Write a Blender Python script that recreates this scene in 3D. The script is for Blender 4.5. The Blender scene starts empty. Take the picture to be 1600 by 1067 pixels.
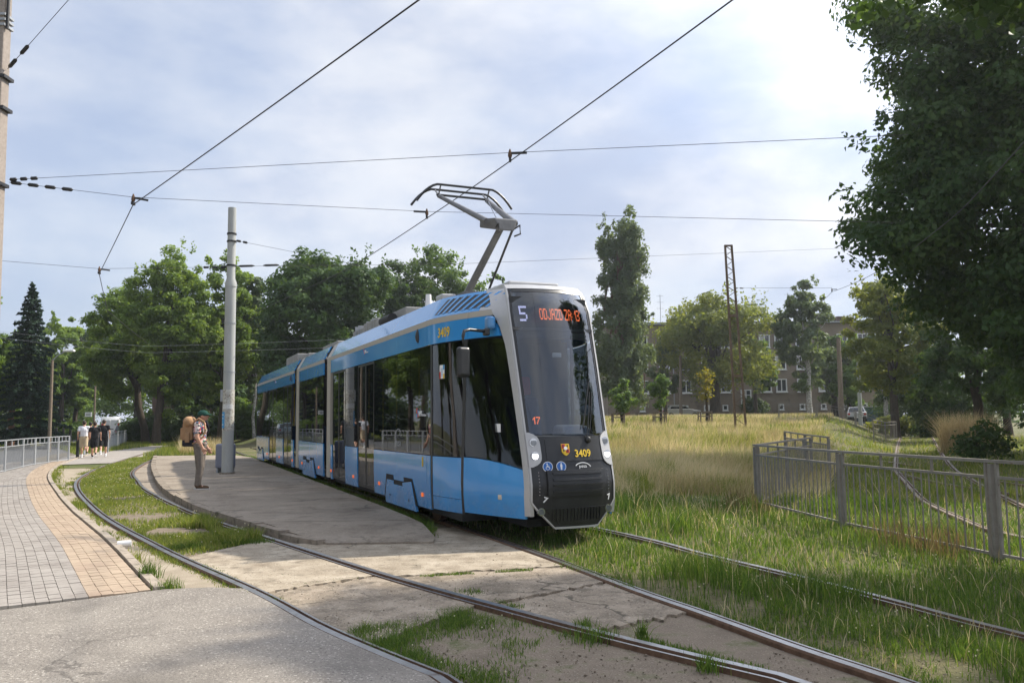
import bpy, math, random
import numpy as np
from mathutils import Vector, Matrix

# ------------------------------------------------------------------ camera, world, sun, exposure
S = bpy.context.scene
FPX, HC, HORIZON, ROLL = 1291.0, 1.63, 654.6, 0.0127
_p = math.atan((HORIZON - 533.5) / FPX)
FW = np.array([0, math.cos(_p), math.sin(_p)])
_r0 = np.array([1.0, 0, 0]); _u0 = np.array([0, -math.sin(_p), math.cos(_p)])
RT = math.cos(ROLL) * _r0 - math.sin(ROLL) * _u0
UP = math.sin(ROLL) * _r0 + math.cos(ROLL) * _u0
cd = bpy.data.cameras.new('camera'); cam = bpy.data.objects.new('camera', cd)
S.collection.objects.link(cam)
cd.sensor_width = 36.0; cd.lens = FPX / 1600 * 36; cd.clip_start = 0.1; cd.clip_end = 3000
m = Matrix((( RT[0], UP[0], -FW[0], 0), (RT[1], UP[1], -FW[1], 0), (RT[2], UP[2], -FW[2], HC), (0, 0, 0, 1)))
cam.matrix_world = m
S.camera = cam

SUN_AZ, SUN_EL = math.radians(64), math.radians(45)      # azimuth from +Y towards +X
SDIR = Vector((math.cos(SUN_EL) * math.sin(SUN_AZ), math.cos(SUN_EL) * math.cos(SUN_AZ), math.sin(SUN_EL)))
ld = bpy.data.lights.new('sun', 'SUN'); ld.energy = 3.35; ld.angle = math.radians(1.2); ld.color = (1.0, .93, .80)
sun = bpy.data.objects.new('sun', ld); S.collection.objects.link(sun)
sun.rotation_euler = SDIR.to_track_quat('Z', 'Y').to_euler()

W = bpy.data.worlds.new('World'); S.world = W; W.use_nodes = True
nt = W.node_tree; nt.nodes.clear(); N = nt.nodes.new; LK = nt.links.new
sky = N('ShaderNodeTexSky'); sky.sky_type = 'NISHITA'; sky.sun_disc = False
sky.sun_elevation = SUN_EL; sky.sun_rotation = SUN_AZ; sky.air_density = 1.0; sky.dust_density = 2.2; sky.ozone_density = 1.5
tc = N('ShaderNodeTexCoord')
# thin broken cloud over the whole sky, denser and brighter towards the sun
mp = N('ShaderNodeMapping'); mp.inputs['Scale'].default_value = (1.0, 1.0, 2.6); mp.inputs['Location'].default_value = (3.1, .6, .2)
LK(tc.outputs['Generated'], mp.inputs['Vector'])
n1 = N('ShaderNodeTexNoise'); n1.inputs['Scale'].default_value = 2.3; n1.inputs['Detail'].default_value = 9; n1.inputs['Roughness'].default_value = .56
n1.inputs['Distortion'].default_value = .35
LK(mp.outputs[0], n1.inputs['Vector'])
r1 = N('ShaderNodeMapRange'); r1.inputs[1].default_value = .36; r1.inputs[2].default_value = .66; r1.inputs[3].default_value = .68; r1.inputs[4].default_value = .98
r1.interpolation_type = 'SMOOTHSTEP'
LK(n1.outputs[0], r1.inputs[0])
mp2 = N('ShaderNodeMapping'); mp2.inputs['Scale'].default_value = (1.0, 1.0, 2.2); mp2.inputs['Location'].default_value = (7.1, 2.6, 1.2)
LK(tc.outputs['Generated'], mp2.inputs['Vector'])
n2 = N('ShaderNodeTexNoise'); n2.inputs['Scale'].default_value = 3.4; n2.inputs['Detail'].default_value = 8; n2.inputs['Roughness'].default_value = .55
LK(mp2.outputs[0], n2.inputs['Vector'])
rr = N('ShaderNodeMapRange'); rr.inputs[1].default_value = .34; rr.inputs[2].default_value = .66; rr.interpolation_type = 'SMOOTHSTEP'
LK(n2.outputs[0], rr.inputs[0])
cr = N('ShaderNodeMix'); cr.data_type = 'RGBA'; cr.inputs[6].default_value = (3.05, 3.5, 4.55, 1); cr.inputs[7].default_value = (5.0, 5.15, 5.5, 1)
LK(rr.outputs[0], cr.inputs[0])
# forward scattering through thin cloud: brighter round the sun
vn = N('ShaderNodeVectorMath'); vn.operation = 'NORMALIZE'; LK(tc.outputs['Generated'], vn.inputs[0])
dp = N('ShaderNodeVectorMath'); dp.operation = 'DOT_PRODUCT'; dp.inputs[1].default_value = SDIR; LK(vn.outputs[0], dp.inputs[0])
gl = N('ShaderNodeFloatCurve')
cv = gl.mapping.curves[0]; cv.points[0].location = (0, .25); cv.points[1].location = (1, 1.0)
for q in ((.35, .25), (.60, .258), (.70, .31), (.80, .47)): cv.points.new(*q)
gl.mapping.update()
g4 = N('ShaderNodeMath'); g4.operation = 'MULTIPLY'; g4.inputs[1].default_value = 4.0
LK(dp.outputs['Value'], gl.inputs[1]); LK(gl.outputs[0], g4.inputs[0]); gl = g4
mu = N('ShaderNodeVectorMath'); mu.operation = 'SCALE'; LK(cr.outputs[2], mu.inputs[0]); LK(gl.outputs[0], mu.inputs['Scale'])
mx = N('ShaderNodeMix'); mx.data_type = 'RGBA'
LK(r1.outputs[0], mx.inputs[0]); LK(sky.outputs[0], mx.inputs[6]); LK(mu.outputs[0], mx.inputs[7])
bg = N('ShaderNodeBackground'); bg.inputs['Strength'].default_value = .105
LK(mx.outputs[2], bg.inputs['Color'])
wo = N('ShaderNodeOutputWorld'); LK(bg.outputs[0], wo.inputs['Surface'])
vs = S.view_settings; vs.view_transform = 'Standard'; vs.look = 'None'; vs.exposure = 0.82; vs.gamma = 1.0; vs.use_curve_mapping = False
S.cycles.max_bounces = 8; S.cycles.transparent_max_bounces = 12; S.cycles.use_denoising = True

# ------------------------------------------------------------------ helpers
rng = np.random.default_rng(7); random.seed(7)
COL = S.collection
def _ray(x, y): return FW + (x - 800) / FPX * RT - (y - 533.5) / FPX * UP
def g(x, y, z=0.0):
    d = _ray(x, y); t = (z - HC) / d[2]; return float(d[0] * t), float(d[1] * t)
def at(x, y, Y):
    d = _ray(x, y); t = Y / d[1]; return Vector((float(d[0] * t), Y, float(HC + d[2] * t)))
def gs(pts, z=0.0): return [g(*p, z) for p in pts]

def tag(o, label=None, cat=None, group=None, kind=None):
    if label: o['label'] = label
    if cat: o['category'] = cat
    if group: o['group'] = group
    if kind: o['kind'] = kind
    return o
def empty(name, loc=(0, 0, 0), rz=0.0, parent=None):
    o = bpy.data.objects.new(name, None); COL.objects.link(o); o.location = loc; o.rotation_euler = (0, 0, rz)
    o.empty_display_size = .2
    if parent: o.parent = parent
    return o
def thing(name, label, cat, loc=(0, 0, 0), rz=0.0, group=None):
    return tag(empty(name, loc, rz), label, cat, group)
def link(name, me, parent=None, mats=None):
    o = bpy.data.objects.new(name, me); COL.objects.link(o)
    if parent: o.parent = parent
    if mats is not None:
        for m_ in (mats if isinstance(mats, (list, tuple)) else [mats]): me.materials.append(m_)
    return o
def copy_tree(o, parent=None):
    c = o.copy(); COL.objects.link(c); c.parent = parent
    for ch in list(o.children): copy_tree(ch, c)
    return c

class MB:
    """collects shapes, builds one mesh object"""
    def __init__(s): s.v = []; s.f = []; s.m = []
    def add(s, vs_, fs_, mi=0):
        b = len(s.v); s.v += [tuple(map(float, p)) for p in vs_]; s.f += [tuple(i + b for i in f) for f in fs_]; s.m += [mi] * len(fs_)
        return s
    def box(s, x0, x1, y0, y1, z0, z1, mi=0):
        return s.add([(x0, y0, z0), (x1, y0, z0), (x1, y1, z0), (x0, y1, z0), (x0, y0, z1), (x1, y0, z1), (x1, y1, z1), (x0, y1, z1)],
                     [(0, 3, 2, 1), (4, 5, 6, 7), (0, 1, 5, 4), (1, 2, 6, 5), (2, 3, 7, 6), (3, 0, 4, 7)], mi)
    def bar(s, a, b, w, h=None, mi=0, up=(0, 0, 1)):
        a = Vector(a); b = Vector(b); d = (b - a); h = w if h is None else h
        if d.length < 1e-6: return s
        d.normalize(); u = Vector(up)
        if abs(d.dot(u)) > .98: u = Vector((1, 0, 0))
        sx = d.cross(u).normalized(); sz = sx.cross(d).normalized()
        sx *= w / 2; sz *= h / 2
        vs_ = [a - sx - sz, a + sx - sz, a + sx + sz, a - sx + sz, b - sx - sz, b + sx - sz, b + sx + sz, b - sx + sz]
        return s.add(vs_, [(0, 1, 2, 3), (7, 6, 5, 4), (0, 4, 5, 1), (1, 5, 6, 2), (2, 6, 7, 3), (3, 7, 4, 0)], mi)
    def tube(s, pts, r, n=8, mi=0, caps=True):
        pts = [Vector(p) for p in pts]; k = len(pts); rs = r if isinstance(r, (list, tuple)) else [r] * k
        vs_ = []; ref = None
        for i, p in enumerate(pts):
            d = (pts[min(i + 1, k - 1)] - pts[max(i - 1, 0)]).normalized()
            if ref is None: ref = Vector((0, 0, 1)) if abs(d.z) < .9 else Vector((1, 0, 0))
            a = d.cross(ref).normalized(); b = d.cross(a).normalized(); ref = -(d.cross(a)).cross(d) if False else ref
            for j in range(n):
                t = 2 * math.pi * j / n; vs_.append(p + (a * math.cos(t) + b * math.sin(t)) * rs[i])
        fs_ = [(i * n + j, i * n + (j + 1) % n, (i + 1) * n + (j + 1) % n, (i + 1) * n + j) for i in range(k - 1) for j in range(n)]
        if caps: fs_ += [tuple(range(n))[::-1], tuple((k - 1) * n + j for j in range(n))]
        return s.add(vs_, fs_, mi)
    def cyl(s, a, b, r, n=16, mi=0, r2=None): return s.tube([a, b], [r, r if r2 is None else r2], n, mi)
    def ball(s, c, rx, ry=None, rz=None, n=10, k=7, mi=0):
        ry = rx if ry is None else ry; rz = rx if rz is None else rz
        vs_ = [(c[0], c[1], c[2] - rz)]
        for i in range(1, k):
            t = math.pi * i / k
            for j in range(n):
                a = 2 * math.pi * j / n
                vs_.append((c[0] + rx * math.sin(t) * math.cos(a), c[1] + ry * math.sin(t) * math.sin(a), c[2] - rz * math.cos(t)))
        vs_.append((c[0], c[1], c[2] + rz)); e = len(vs_) - 1
        fs_ = [(0, 1 + (j + 1) % n, 1 + j) for j in range(n)]
        for i in range(k - 2):
            b0 = 1 + i * n
            fs_ += [(b0 + j, b0 + (j + 1) % n, b0 + n + (j + 1) % n, b0 + n + j) for j in range(n)]
        b0 = 1 + (k - 2) * n
        fs_ += [(b0 + j, b0 + (j + 1) % n, e) for j in range(n)]
        return s.add(vs_, fs_, mi)
    def prism(s, poly, z0, z1, mi=0, top=None, bottom=True):
        n = len(poly); ar = sum(poly[i][0] * poly[(i + 1) % n][1] - poly[(i + 1) % n][0] * poly[i][1] for i in range(n))
        if ar < 0: poly = poly[::-1]
        vs_ = [(p[0], p[1], z0) for p in poly] + [(p[0], p[1], z1) for p in poly]
        s.add(vs_, [(i, (i + 1) % n, n + (i + 1) % n, n + i) for i in range(n)] + ([tuple(range(n))[::-1]] if bottom else []), mi)
        return s.add([(p[0], p[1], z1) for p in poly], [tuple(range(n))], mi if top is None else top)
    def build(s, name, mats, parent=None, smooth=None, bevel=0, seg=2):
        me = bpy.data.meshes.new(name); me.from_pydata(s.v, [], s.f); me.validate(clean_customdata=False)
        ms = mats if isinstance(mats, (list, tuple)) else [mats]
        o = link(name, me, parent, ms)
        if len(ms) > 1 and len(me.polygons) == len(s.m): me.polygons.foreach_set('material_index', s.m)
        if smooth is not None:
            me.polygons.foreach_set('use_smooth', [True] * len(me.polygons))
            if smooth < 180: me.set_sharp_from_angle(angle=math.radians(smooth))
        if bevel:
            bm_ = o.modifiers.new('bevel', 'BEVEL'); bm_.width = bevel; bm_.segments = seg; bm_.limit_method = 'ANGLE'; bm_.angle_limit = math.radians(40)
        me.update()
        return o

def np_mesh(name, V, F, k, mat, parent=None, col=None, smooth=False):
    """V (n,3), F (m,k) arrays -> object"""
    me = bpy.data.meshes.new(name); V = np.ascontiguousarray(V, dtype=np.float32); F = np.ascontiguousarray(F, dtype=np.int32)
    me.vertices.add(len(V)); me.vertices.foreach_set('co', V.ravel())
    me.loops.add(F.size); me.loops.foreach_set('vertex_index', F.ravel())
    me.polygons.add(len(F)); me.polygons.foreach_set('loop_start', np.arange(0, F.size, k, dtype=np.int32))
    if smooth: me.polygons.foreach_set('use_smooth', np.ones(len(F), dtype=bool))
    if col is not None:
        ca = me.attributes.new('col', 'FLOAT_COLOR', 'POINT')
        c4 = np.ones((len(V), 4), np.float32); c4[:, :3] = col; ca.data.foreach_set('color', c4.ravel())
    me.update(calc_edges=True)
    return link(name, me, parent, mat)

def spline(pts, step=.25):
    """Catmull-Rom through 2-D/3-D points, evenly resampled"""
    P_ = np.array(pts, float); P_ = np.vstack([2 * P_[0] - P_[1], P_, 2 * P_[-1] - P_[-2]]); out = []
    for i in range(1, len(P_) - 2):
        p0, p1, p2, p3 = P_[i - 1:i + 3]; n = max(2, int(np.linalg.norm(p2 - p1) / step * 1.5))
        for t in np.linspace(0, 1, n, endpoint=False):
            out.append(.5 * ((2 * p1) + (-p0 + p2) * t + (2 * p0 - 5 * p1 + 4 * p2 - p3) * t * t + (-p0 + 3 * p1 - 3 * p2 + p3) * t ** 3))
    out.append(P_[-2]); out = np.array(out)
    d = np.r_[0, np.cumsum(np.linalg.norm(np.diff(out, axis=0), axis=1))]; n = max(2, int(d[-1] / step) + 1)
    q = np.linspace(0, d[-1], n)
    return np.stack([np.interp(q, d, out[:, k]) for k in range(out.shape[1])], 1)
def offset(path, w):
    """shift a 2-D path sideways (+ = to the right of travel)"""
    d = np.gradient(path, axis=0); d /= np.linalg.norm(d, axis=1)[:, None] + 1e-9
    return path + np.stack([d[:, 1], -d[:, 0]], 1) * w
def pip(x, y, poly):
    inside = np.zeros(len(x), bool); n = len(poly)
    for i in range(n):
        x0, y0 = poly[i]; x1, y1 = poly[(i + 1) % n]
        c = ((y0 > y) != (y1 > y)) & (x < (x1 - x0) * (y - y0) / ((y1 - y0) or 1e-9) + x0)
        inside ^= c
    return inside
_nz = np.random.default_rng(3).random((64, 64))
def vnoise(x, y, sc=1.0):
    x = np.asarray(x) * sc; y = np.asarray(y) * sc; xi = np.floor(x).astype(int); yi = np.floor(y).astype(int); fx = x - xi; fy = y - yi
    fx = fx * fx * (3 - 2 * fx); fy = fy * fy * (3 - 2 * fy); q = lambda a, b: _nz[a % 64, b % 64]
    return (q(xi, yi) * (1 - fx) + q(xi + 1, yi) * fx) * (1 - fy) + (q(xi, yi + 1) * (1 - fx) + q(xi + 1, yi + 1) * fx) * fy

# ------------------------------------------------------------------ materials
def mat(name, col=(.5, .5, .5), rough=.6, metal=0.0, spec=.5, coat=0.0, emit=None, es=1.0):
    m_ = bpy.data.materials.new(name); m_.use_nodes = True; b = m_.node_tree.nodes['Principled BSDF']
    b.inputs['Base Color'].default_value = (*col, 1); b.inputs['Roughness'].default_value = rough; b.inputs['Metallic'].default_value = metal
    b.inputs['Specular IOR Level'].default_value = spec; b.inputs['Coat Weight'].default_value = coat; b.inputs['Coat Roughness'].default_value = .05
    if emit: b.inputs['Emission Color'].default_value = (*emit, 1); b.inputs['Emission Strength'].default_value = es
    return m_
def noisy(name, stops, scale=4.0, detail=8, rough=.85, bump=.0, bscale=40, bdist=.01, spec=.3, metal=0.0, spots=None, second=None, stretch=None, coord='Object', coat=0.0, cracks=None):
    """stops: [(pos, colour)...] of a noise ramp; spots: (scale, threshold, colour) of dark pits; second: (scale, colour, lo, hi) overlay"""
    m_ = mat(name, stops[0][1], rough, metal, spec, coat); t = m_.node_tree; n_ = t.nodes; b = n_['Principled BSDF']
    co = n_.new('ShaderNodeTexCoord'); vec = co.outputs[coord]
    if stretch:
        mp_ = n_.new('ShaderNodeMapping'); mp_.inputs['Scale'].default_value = stretch; t.links.new(vec, mp_.inputs[0]); vec = mp_.outputs[0]
    no = n_.new('ShaderNodeTexNoise'); no.inputs['Scale'].default_value = scale; no.inputs['Detail'].default_value = detail; no.inputs['Roughness'].default_value = .62
    t.links.new(vec, no.inputs['Vector'])
    rp = n_.new('ShaderNodeValToRGB'); e = rp.color_ramp.elements
    while len(e) < len(stops): e.new(.5)
    for q, (p, c) in zip(e, stops): q.position = p; q.color = (*c, 1)
    t.links.new(no.outputs[0], rp.inputs[0]); cur = rp.outputs[0]
    def over(fac, colour):
        nonlocal cur
        x = n_.new('ShaderNodeMix'); x.data_type = 'RGBA'; t.links.new(fac, x.inputs[0]); t.links.new(cur, x.inputs[6]); x.inputs[7].default_value = (*colour, 1); cur = x.outputs[2]
    if second:
        for (sc2, c2, lo, hi) in (second if isinstance(second, list) else [second]):
            q2 = n_.new('ShaderNodeTexNoise'); q2.inputs['Scale'].default_value = sc2; q2.inputs['Detail'].default_value = 7; q2.inputs['Roughness'].default_value = .65
            t.links.new(vec, q2.inputs['Vector'])
            k = n_.new('ShaderNodeMapRange'); k.inputs[1].default_value = lo; k.inputs[2].default_value = hi; t.links.new(q2.outputs[0], k.inputs[0]); over(k.outputs[0], c2)
    if spots:
        vo = n_.new('ShaderNodeTexVoronoi'); vo.inputs['Scale'].default_value = spots[0]; t.links.new(vec, vo.inputs['Vector'])
        k = n_.new('ShaderNodeMapRange'); k.inputs[1].default_value = spots[1]; k.inputs[2].default_value = spots[1] * .6; k.inputs[3].default_value = 0; k.inputs[4].default_value = .8
        t.links.new(vo.outputs['Distance'], k.inputs[0]); over(k.outputs[0], spots[2])
    if cracks:
        dn = n_.new('ShaderNodeTexNoise'); dn.inputs['Scale'].default_value = cracks[0] * 4; dn.inputs['Detail'].default_value = 6; t.links.new(vec, dn.inputs['Vector'])
        av = n_.new('ShaderNodeVectorMath'); av.operation = 'MULTIPLY_ADD'; av.inputs[1].default_value = (.35 / cracks[0],) * 3; t.links.new(dn.outputs['Color'], av.inputs[0]); t.links.new(vec, av.inputs[2])
        vo = n_.new('ShaderNodeTexVoronoi'); vo.feature = 'DISTANCE_TO_EDGE'; vo.inputs['Scale'].default_value = cracks[0]; t.links.new(av.outputs[0], vo.inputs['Vector'])
        k = n_.new('ShaderNodeMapRange'); k.inputs[1].default_value = cracks[1]; k.inputs[2].default_value = cracks[1] * .3; k.inputs[4].default_value = cracks[2]; t.links.new(vo.outputs['Distance'], k.inputs[0])
        gm = n_.new('ShaderNodeTexNoise'); gm.inputs['Scale'].default_value = cracks[0] * 1.3; t.links.new(vec, gm.inputs['Vector'])
        gk = n_.new('ShaderNodeMapRange'); gk.inputs[1].default_value = .47; gk.inputs[2].default_value = .56; t.links.new(gm.outputs[0], gk.inputs[0])
        gm2 = n_.new('ShaderNodeMath'); gm2.operation = 'MULTIPLY'; t.links.new(k.outputs[0], gm2.inputs[0]); t.links.new(gk.outputs[0], gm2.inputs[1]); over(gm2.outputs[0], cracks[3])
    t.links.new(cur, b.inputs['Base Color'])
    if bump:
        bn = n_.new('ShaderNodeTexNoise'); bn.inputs['Scale'].default_value = bscale; bn.inputs['Detail'].default_value = 6; t.links.new(vec, bn.inputs['Vector'])
        bu = n_.new('ShaderNodeBump'); bu.inputs['Strength'].default_value = bump; bu.inputs['Distance'].default_value = bdist
        t.links.new(bn.outputs[0], bu.inputs['Height']); t.links.new(bu.outputs[0], b.inputs['Normal'])
    return m_
def leafmat(name, transl=.35, rough=.5, spec=.25, tint=(1, 1, 1)):
    m_ = bpy.data.materials.new(name); m_.use_nodes = True; t = m_.node_tree; n_ = t.nodes; b = n_['Principled BSDF']
    a = n_.new('ShaderNodeAttribute'); a.attribute_name = 'col'
    t.links.new(a.outputs['Color'], b.inputs['Base Color']); b.inputs['Roughness'].default_value = rough; b.inputs['Specular IOR Level'].default_value = spec
    tr = n_.new('ShaderNodeBsdfTranslucent')
    sc_ = n_.new('ShaderNodeMix'); sc_.data_type = 'RGBA'; sc_.blend_type = 'MULTIPLY'; sc_.inputs[0].default_value = 1
    t.links.new(a.outputs['Color'], sc_.inputs[6]); sc_.inputs[7].default_value = (1.35 * tint[0], 1.25 * tint[1], .55 * tint[2], 1)
    t.links.new(sc_.outputs[2], tr.inputs['Color'])
    mix = n_.new('ShaderNodeMixShader'); mix.inputs[0].default_value = transl
    t.links.new(b.outputs[0], mix.inputs[1]); t.links.new(tr.outputs[0], mix.inputs[2]); t.links.new(mix.outputs[0], n_['Material Output'].inputs['Surface'])
    return m_
def glass(name, tint, rough=.02, ior=1.5):
    m_ = bpy.data.materials.new(name); m_.use_nodes = True; t = m_.node_tree; n_ = t.nodes; n_.remove(n_['Principled BSDF'])
    tr = n_.new('ShaderNodeBsdfTransparent'); tr.inputs[0].default_value = (*tint, 1)
    gl_ = n_.new('ShaderNodeBsdfGlossy'); gl_.inputs['Roughness'].default_value = rough; gl_.inputs['Color'].default_value = (.95, .97, 1, 1)
    fr = n_.new('ShaderNodeFresnel'); fr.inputs['IOR'].default_value = ior
    ge = n_.new('ShaderNodeNewGeometry'); k1 = n_.new('ShaderNodeMath'); k1.operation = 'SUBTRACT'; k1.inputs[0].default_value = 1.0; t.links.new(ge.outputs['Backfacing'], k1.inputs[1])
    k2 = n_.new('ShaderNodeMath'); k2.operation = 'MULTIPLY'; t.links.new(fr.outputs[0], k2.inputs[0]); t.links.new(k1.outputs[0], k2.inputs[1])
    mix = n_.new('ShaderNodeMixShader'); t.links.new(k2.outputs[0], mix.inputs[0]); t.links.new(tr.outputs[0], mix.inputs[1]); t.links.new(gl_.outputs[0], mix.inputs[2])
    t.links.new(mix.outputs[0], n_['Material Output'].inputs['Surface'])
    return m_

M = {}
M['asphalt'] = noisy('asphalt', [(.3, (.215, .19, .165)), (.7, (.28, .25, .215))], 1.2, 8, .9, .9, 55, .012, second=[(48, (.50, .46, .40), .56, .64), (40, (.07, .06, .052), .57, .66), (.7, (.15, .133, .115), .48, .7), (3.0, (.28, .25, .215), .58, .75)], spots=(2.2, .05, (.10, .09, .08)), cracks=(.35, .004, .6, (.09, .08, .07)))
M['road'] = noisy('road', [(.3, (.10, .10, .105)), (.7, (.14, .14, .14))], 2, 6, .9, .3, 80, .004)
M['concrete'] = noisy('concrete', [(.28, (.22, .175, .125)), (.5, (.36, .30, .225)), (.72, (.48, .41, .32))], 2.6, 10, .9, .6, 70, .008, spots=(19, .2, (.10, .085, .07)), second=[(5, (.20, .165, .12), .53, .68), (45, (.55, .49, .40), .59, .68), (38, (.12, .10, .075), .60, .70)], cracks=(.55, .012, .8, (.07, .055, .04)))
M['concrete_dark'] = noisy('concrete_dark', [(.28, (.17, .135, .10)), (.5, (.29, .235, .175)), (.72, (.41, .34, .265))], 2.4, 10, .9, .7, 60, .01, spots=(15, .2, (.09, .075, .06)), second=[(4, (.16, .13, .095), .5, .66), (42, (.50, .44, .36), .58, .67), (34, (.10, .08, .06), .58, .68)], cracks=(.6, .012, .8, (.06, .05, .035)))
M['platform'] = noisy('platform', [(.3, (.225, .185, .143)), (.7, (.33, .275, .215))], .9, 9, .9, .4, 60, .006, spots=(9, .07, (.17, .14, .12)), second=[(1.4, (.18, .145, .11), .5, .66), (6, (.16, .13, .10), .55, .7), (40, (.42, .37, .30), .57, .67), (30, (.15, .125, .10), .6, .7), (.5, (.34, .29, .235), .55, .7)], cracks=(.42, .014, .75, (.09, .075, .06)))
M['kerbstone'] = noisy('kerbstone', [(.3, (.30, .25, .20)), (.7, (.42, .355, .285))], 6, 8, .9, .4, 60, .006, second=(9, (.14, .13, .10), .55, .7))
M['kerb_old'] = noisy('kerb_old', [(.3, (.20, .165, .13)), (.7, (.34, .28, .22))], 7, 8, .9, .6, 40, .012, second=(5, (.10, .09, .06), .52, .66))
M['sand'] = noisy('sand', [(.25, (.24, .195, .14)), (.6, (.37, .31, .235)), (.8, (.46, .40, .31))], 2.2, 10, .95, .6, 60, .01, second=[(6, (.27, .24, .16), .55, .7)], spots=(30, .12, (.2, .17, .12)))
M['dirt'] = noisy('dirt', [(.25, (.16, .125, .09)), (.6, (.25, .20, .15)), (.8, (.32, .26, .2))], 3, 10, .95, .8, 60, .02, spots=(35, .22, (.36, .31, .25)), second=(3.0, (.10, .11, .04), .52, .68))
M['ground'] = noisy('ground', [(.3, (.10, .095, .04)), (.55, (.16, .14, .07)), (.75, (.23, .19, .11))], 2.5, 10, .95, .9, 25, .04, spots=(26, .2, (.30, .26, .19)), second=[(.25, (.085, .105, .025), .45, .62), (9, (.07, .06, .035), .55, .75)])
M['paver_grey'] = noisy('paver_grey', [(.3, (.28, .25, .222)), (.7, (.36, .325, .29))], 3, 8, .85, .3, 120, .003, second=[(1.3, (.24, .21, .185), .5, .7), (40, (.42, .38, .34), .6, .7)])
M['paver_beige'] = noisy('paver_beige', [(.3, (.37, .283, .205)), (.7, (.45, .35, .255))], 3, 8, .85, .3, 120, .003, second=[(1.1, (.34, .25, .185), .5, .72), (40, (.56, .42, .30), .6, .7)])
M['joint'] = noisy('joint', [(.3, (.12, .105, .085)), (.7, (.19, .165, .125))], 8, 6, .95)
M['rail_top'] = noisy('rail_top', [(.3, (.34, .33, .32)), (.7, (.50, .49, .48))], 6, 6, .33, metal=.9, second=(8, (.20, .13, .09), .56, .72))
M['rust'] = noisy('rust', [(.3, (.085, .048, .03)), (.7, (.17, .10, .062))], 14, 8, .85, .4, 60, .004)
M['white_metal'] = noisy('white_metal', [(.3, (.34, .35, .335)), (.7, (.44, .445, .425))], 3, 8, .55, second=[(4, (.30, .27, .22), .6, .8)], stretch=(1, 1, .3))
M['galv'] = noisy('galv', [(.3, (.29, .305, .32)), (.7, (.39, .405, .42))], 8, 6, .5, metal=.3)
M['fence_grey'] = noisy('fence_grey', [(.3, (.19, .17, .145)), (.7, (.28, .255, .22))], 9, 8, .65, .2, 80, .003, second=[(11, (.12, .06, .035), .62, .75)])
M['black_metal'] = mat('black_metal', (.015, .015, .016), .5)
M['wire'] = mat('wire', (.02, .018, .018), .6)
M['concrete_pole'] = noisy('concrete_pole', [(.3, (.26, .22, .19)), (.7, (.36, .31, .27))], 20, 8, .9, .4, 80, .004)
M['pole_brown'] = noisy('pole_brown', [(.3, (.16, .125, .09)), (.7, (.25, .2, .15))], 10, 8, .85)
# ------------------------------------------------------------------ the setting: ground, tracks, paving, platform
def plane_sheet(name, poly, z, m_, th=0.0, kind='structure'):
    mb = MB()
    if th: mb.prism(poly, z - th, z)
    else:
        ar = sum(poly[i][0] * poly[(i + 1) % len(poly)][1] - poly[(i + 1) % len(poly)][0] * poly[i][1] for i in range(len(poly)))
        if ar < 0: poly = poly[::-1]
        mb.add([(p[0], p[1], z) for p in poly], [tuple(range(len(poly)))])
    o = mb.build(name, m_); o['kind'] = kind
    return o
def hz(x, y):
    x = np.asarray(x, float); y = np.asarray(y, float); s = np.clip((y - 19) / 46, 0, 1); s = s * s * (3 - 2 * s)
    r = x / np.maximum(y, 1); k = np.clip((.45 - r) / .06, 0, 1) * np.clip((r + .36) / .05, 0, 1)
    tr_ = (x - TA_[0]) * TP_[0] + (y - TA_[1]) * TP_[1]            # across the tram's track: level there
    k2 = np.clip((np.abs(tr_) - 1.6) / 3.0, 0, 1) * np.clip((-x / np.maximum(y, 1) < .15) * 1.0 + np.clip((y - 42) / 14, 0, 1), 0, 1)
    return 1.5 * s * k * k2 * (k2 > 0)
_t = math.radians(23.5); TP_ = (math.cos(_t), math.sin(_t)); TA_ = (.49, 11.45)
gx = np.r_[-900, -400, -200, -120, np.arange(-90, 90.1, 1.5), 120, 200, 400, 900]; gy = np.r_[-300, -60, np.arange(-6, 130, 1.5), 180, 300, 700, 1500]
GX, GY = np.meshgrid(gx, gy); k_ = len(gx)
o = np_mesh('ground', np.stack([GX.ravel(), GY.ravel(), hz(GX.ravel(), GY.ravel())], 1), [(j * k_ + i, j * k_ + i + 1, (j + 1) * k_ + i + 1, (j + 1) * k_ + i) for j in range(len(gy) - 1) for i in range(k_ - 1)], 4, M['ground'], smooth=True); o['kind'] = 'structure'
def hzf(x, y): return float(hz(np.array([x]), np.array([y]))[0])

LL = spline(gs([(690, 1067), (600, 1030), (500, 985), (400, 930), (250, 860), (150, 800), (120, 757), (150, 735)]) + [(-17.2, 36.6), (-20.2, 46)], .3)
LL = np.vstack([spline([(5.0, -3.0), (2.0, 1.0), (.6, 3.3), tuple(LL[0])], .3)[:-1], LL])
LR = spline(gs([(1215, 1067), (1000, 1015), (800, 962), (600, 905), (420, 846), (300, 805), (230, 770), (215, 755), (208, 738)]) + [(-15.6, 35.7), (-18.6, 45)], .3)
LR = np.vstack([spline([(6.4, -2.4), (4.0, 1.4), (2.6, 3.5), tuple(LR[0])], .3)[:-1], LR])
TH = math.radians(23.5); TF = np.array([math.sin(TH), -math.cos(TH)]); TP = np.array([math.cos(TH), math.sin(TH)]); TA = np.array([.49, 11.45])
tb = [tuple(TA - .75 * TP + u * TF) for u in (-3, -10, -20, -30, -45)]
TL = spline([(6.8, -2.0), (4.4, 1.5), (3.1, 3.4)] + gs([(1390, 1067), (1250, 1020), (1100, 965), (1000, 930), (870, 880), (780, 848)]) + tb, .3)
tb2 = [tuple(TA + .80 * TP + u * TF) for u in (-3.5, -10, -20, -30, -45)]
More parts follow.
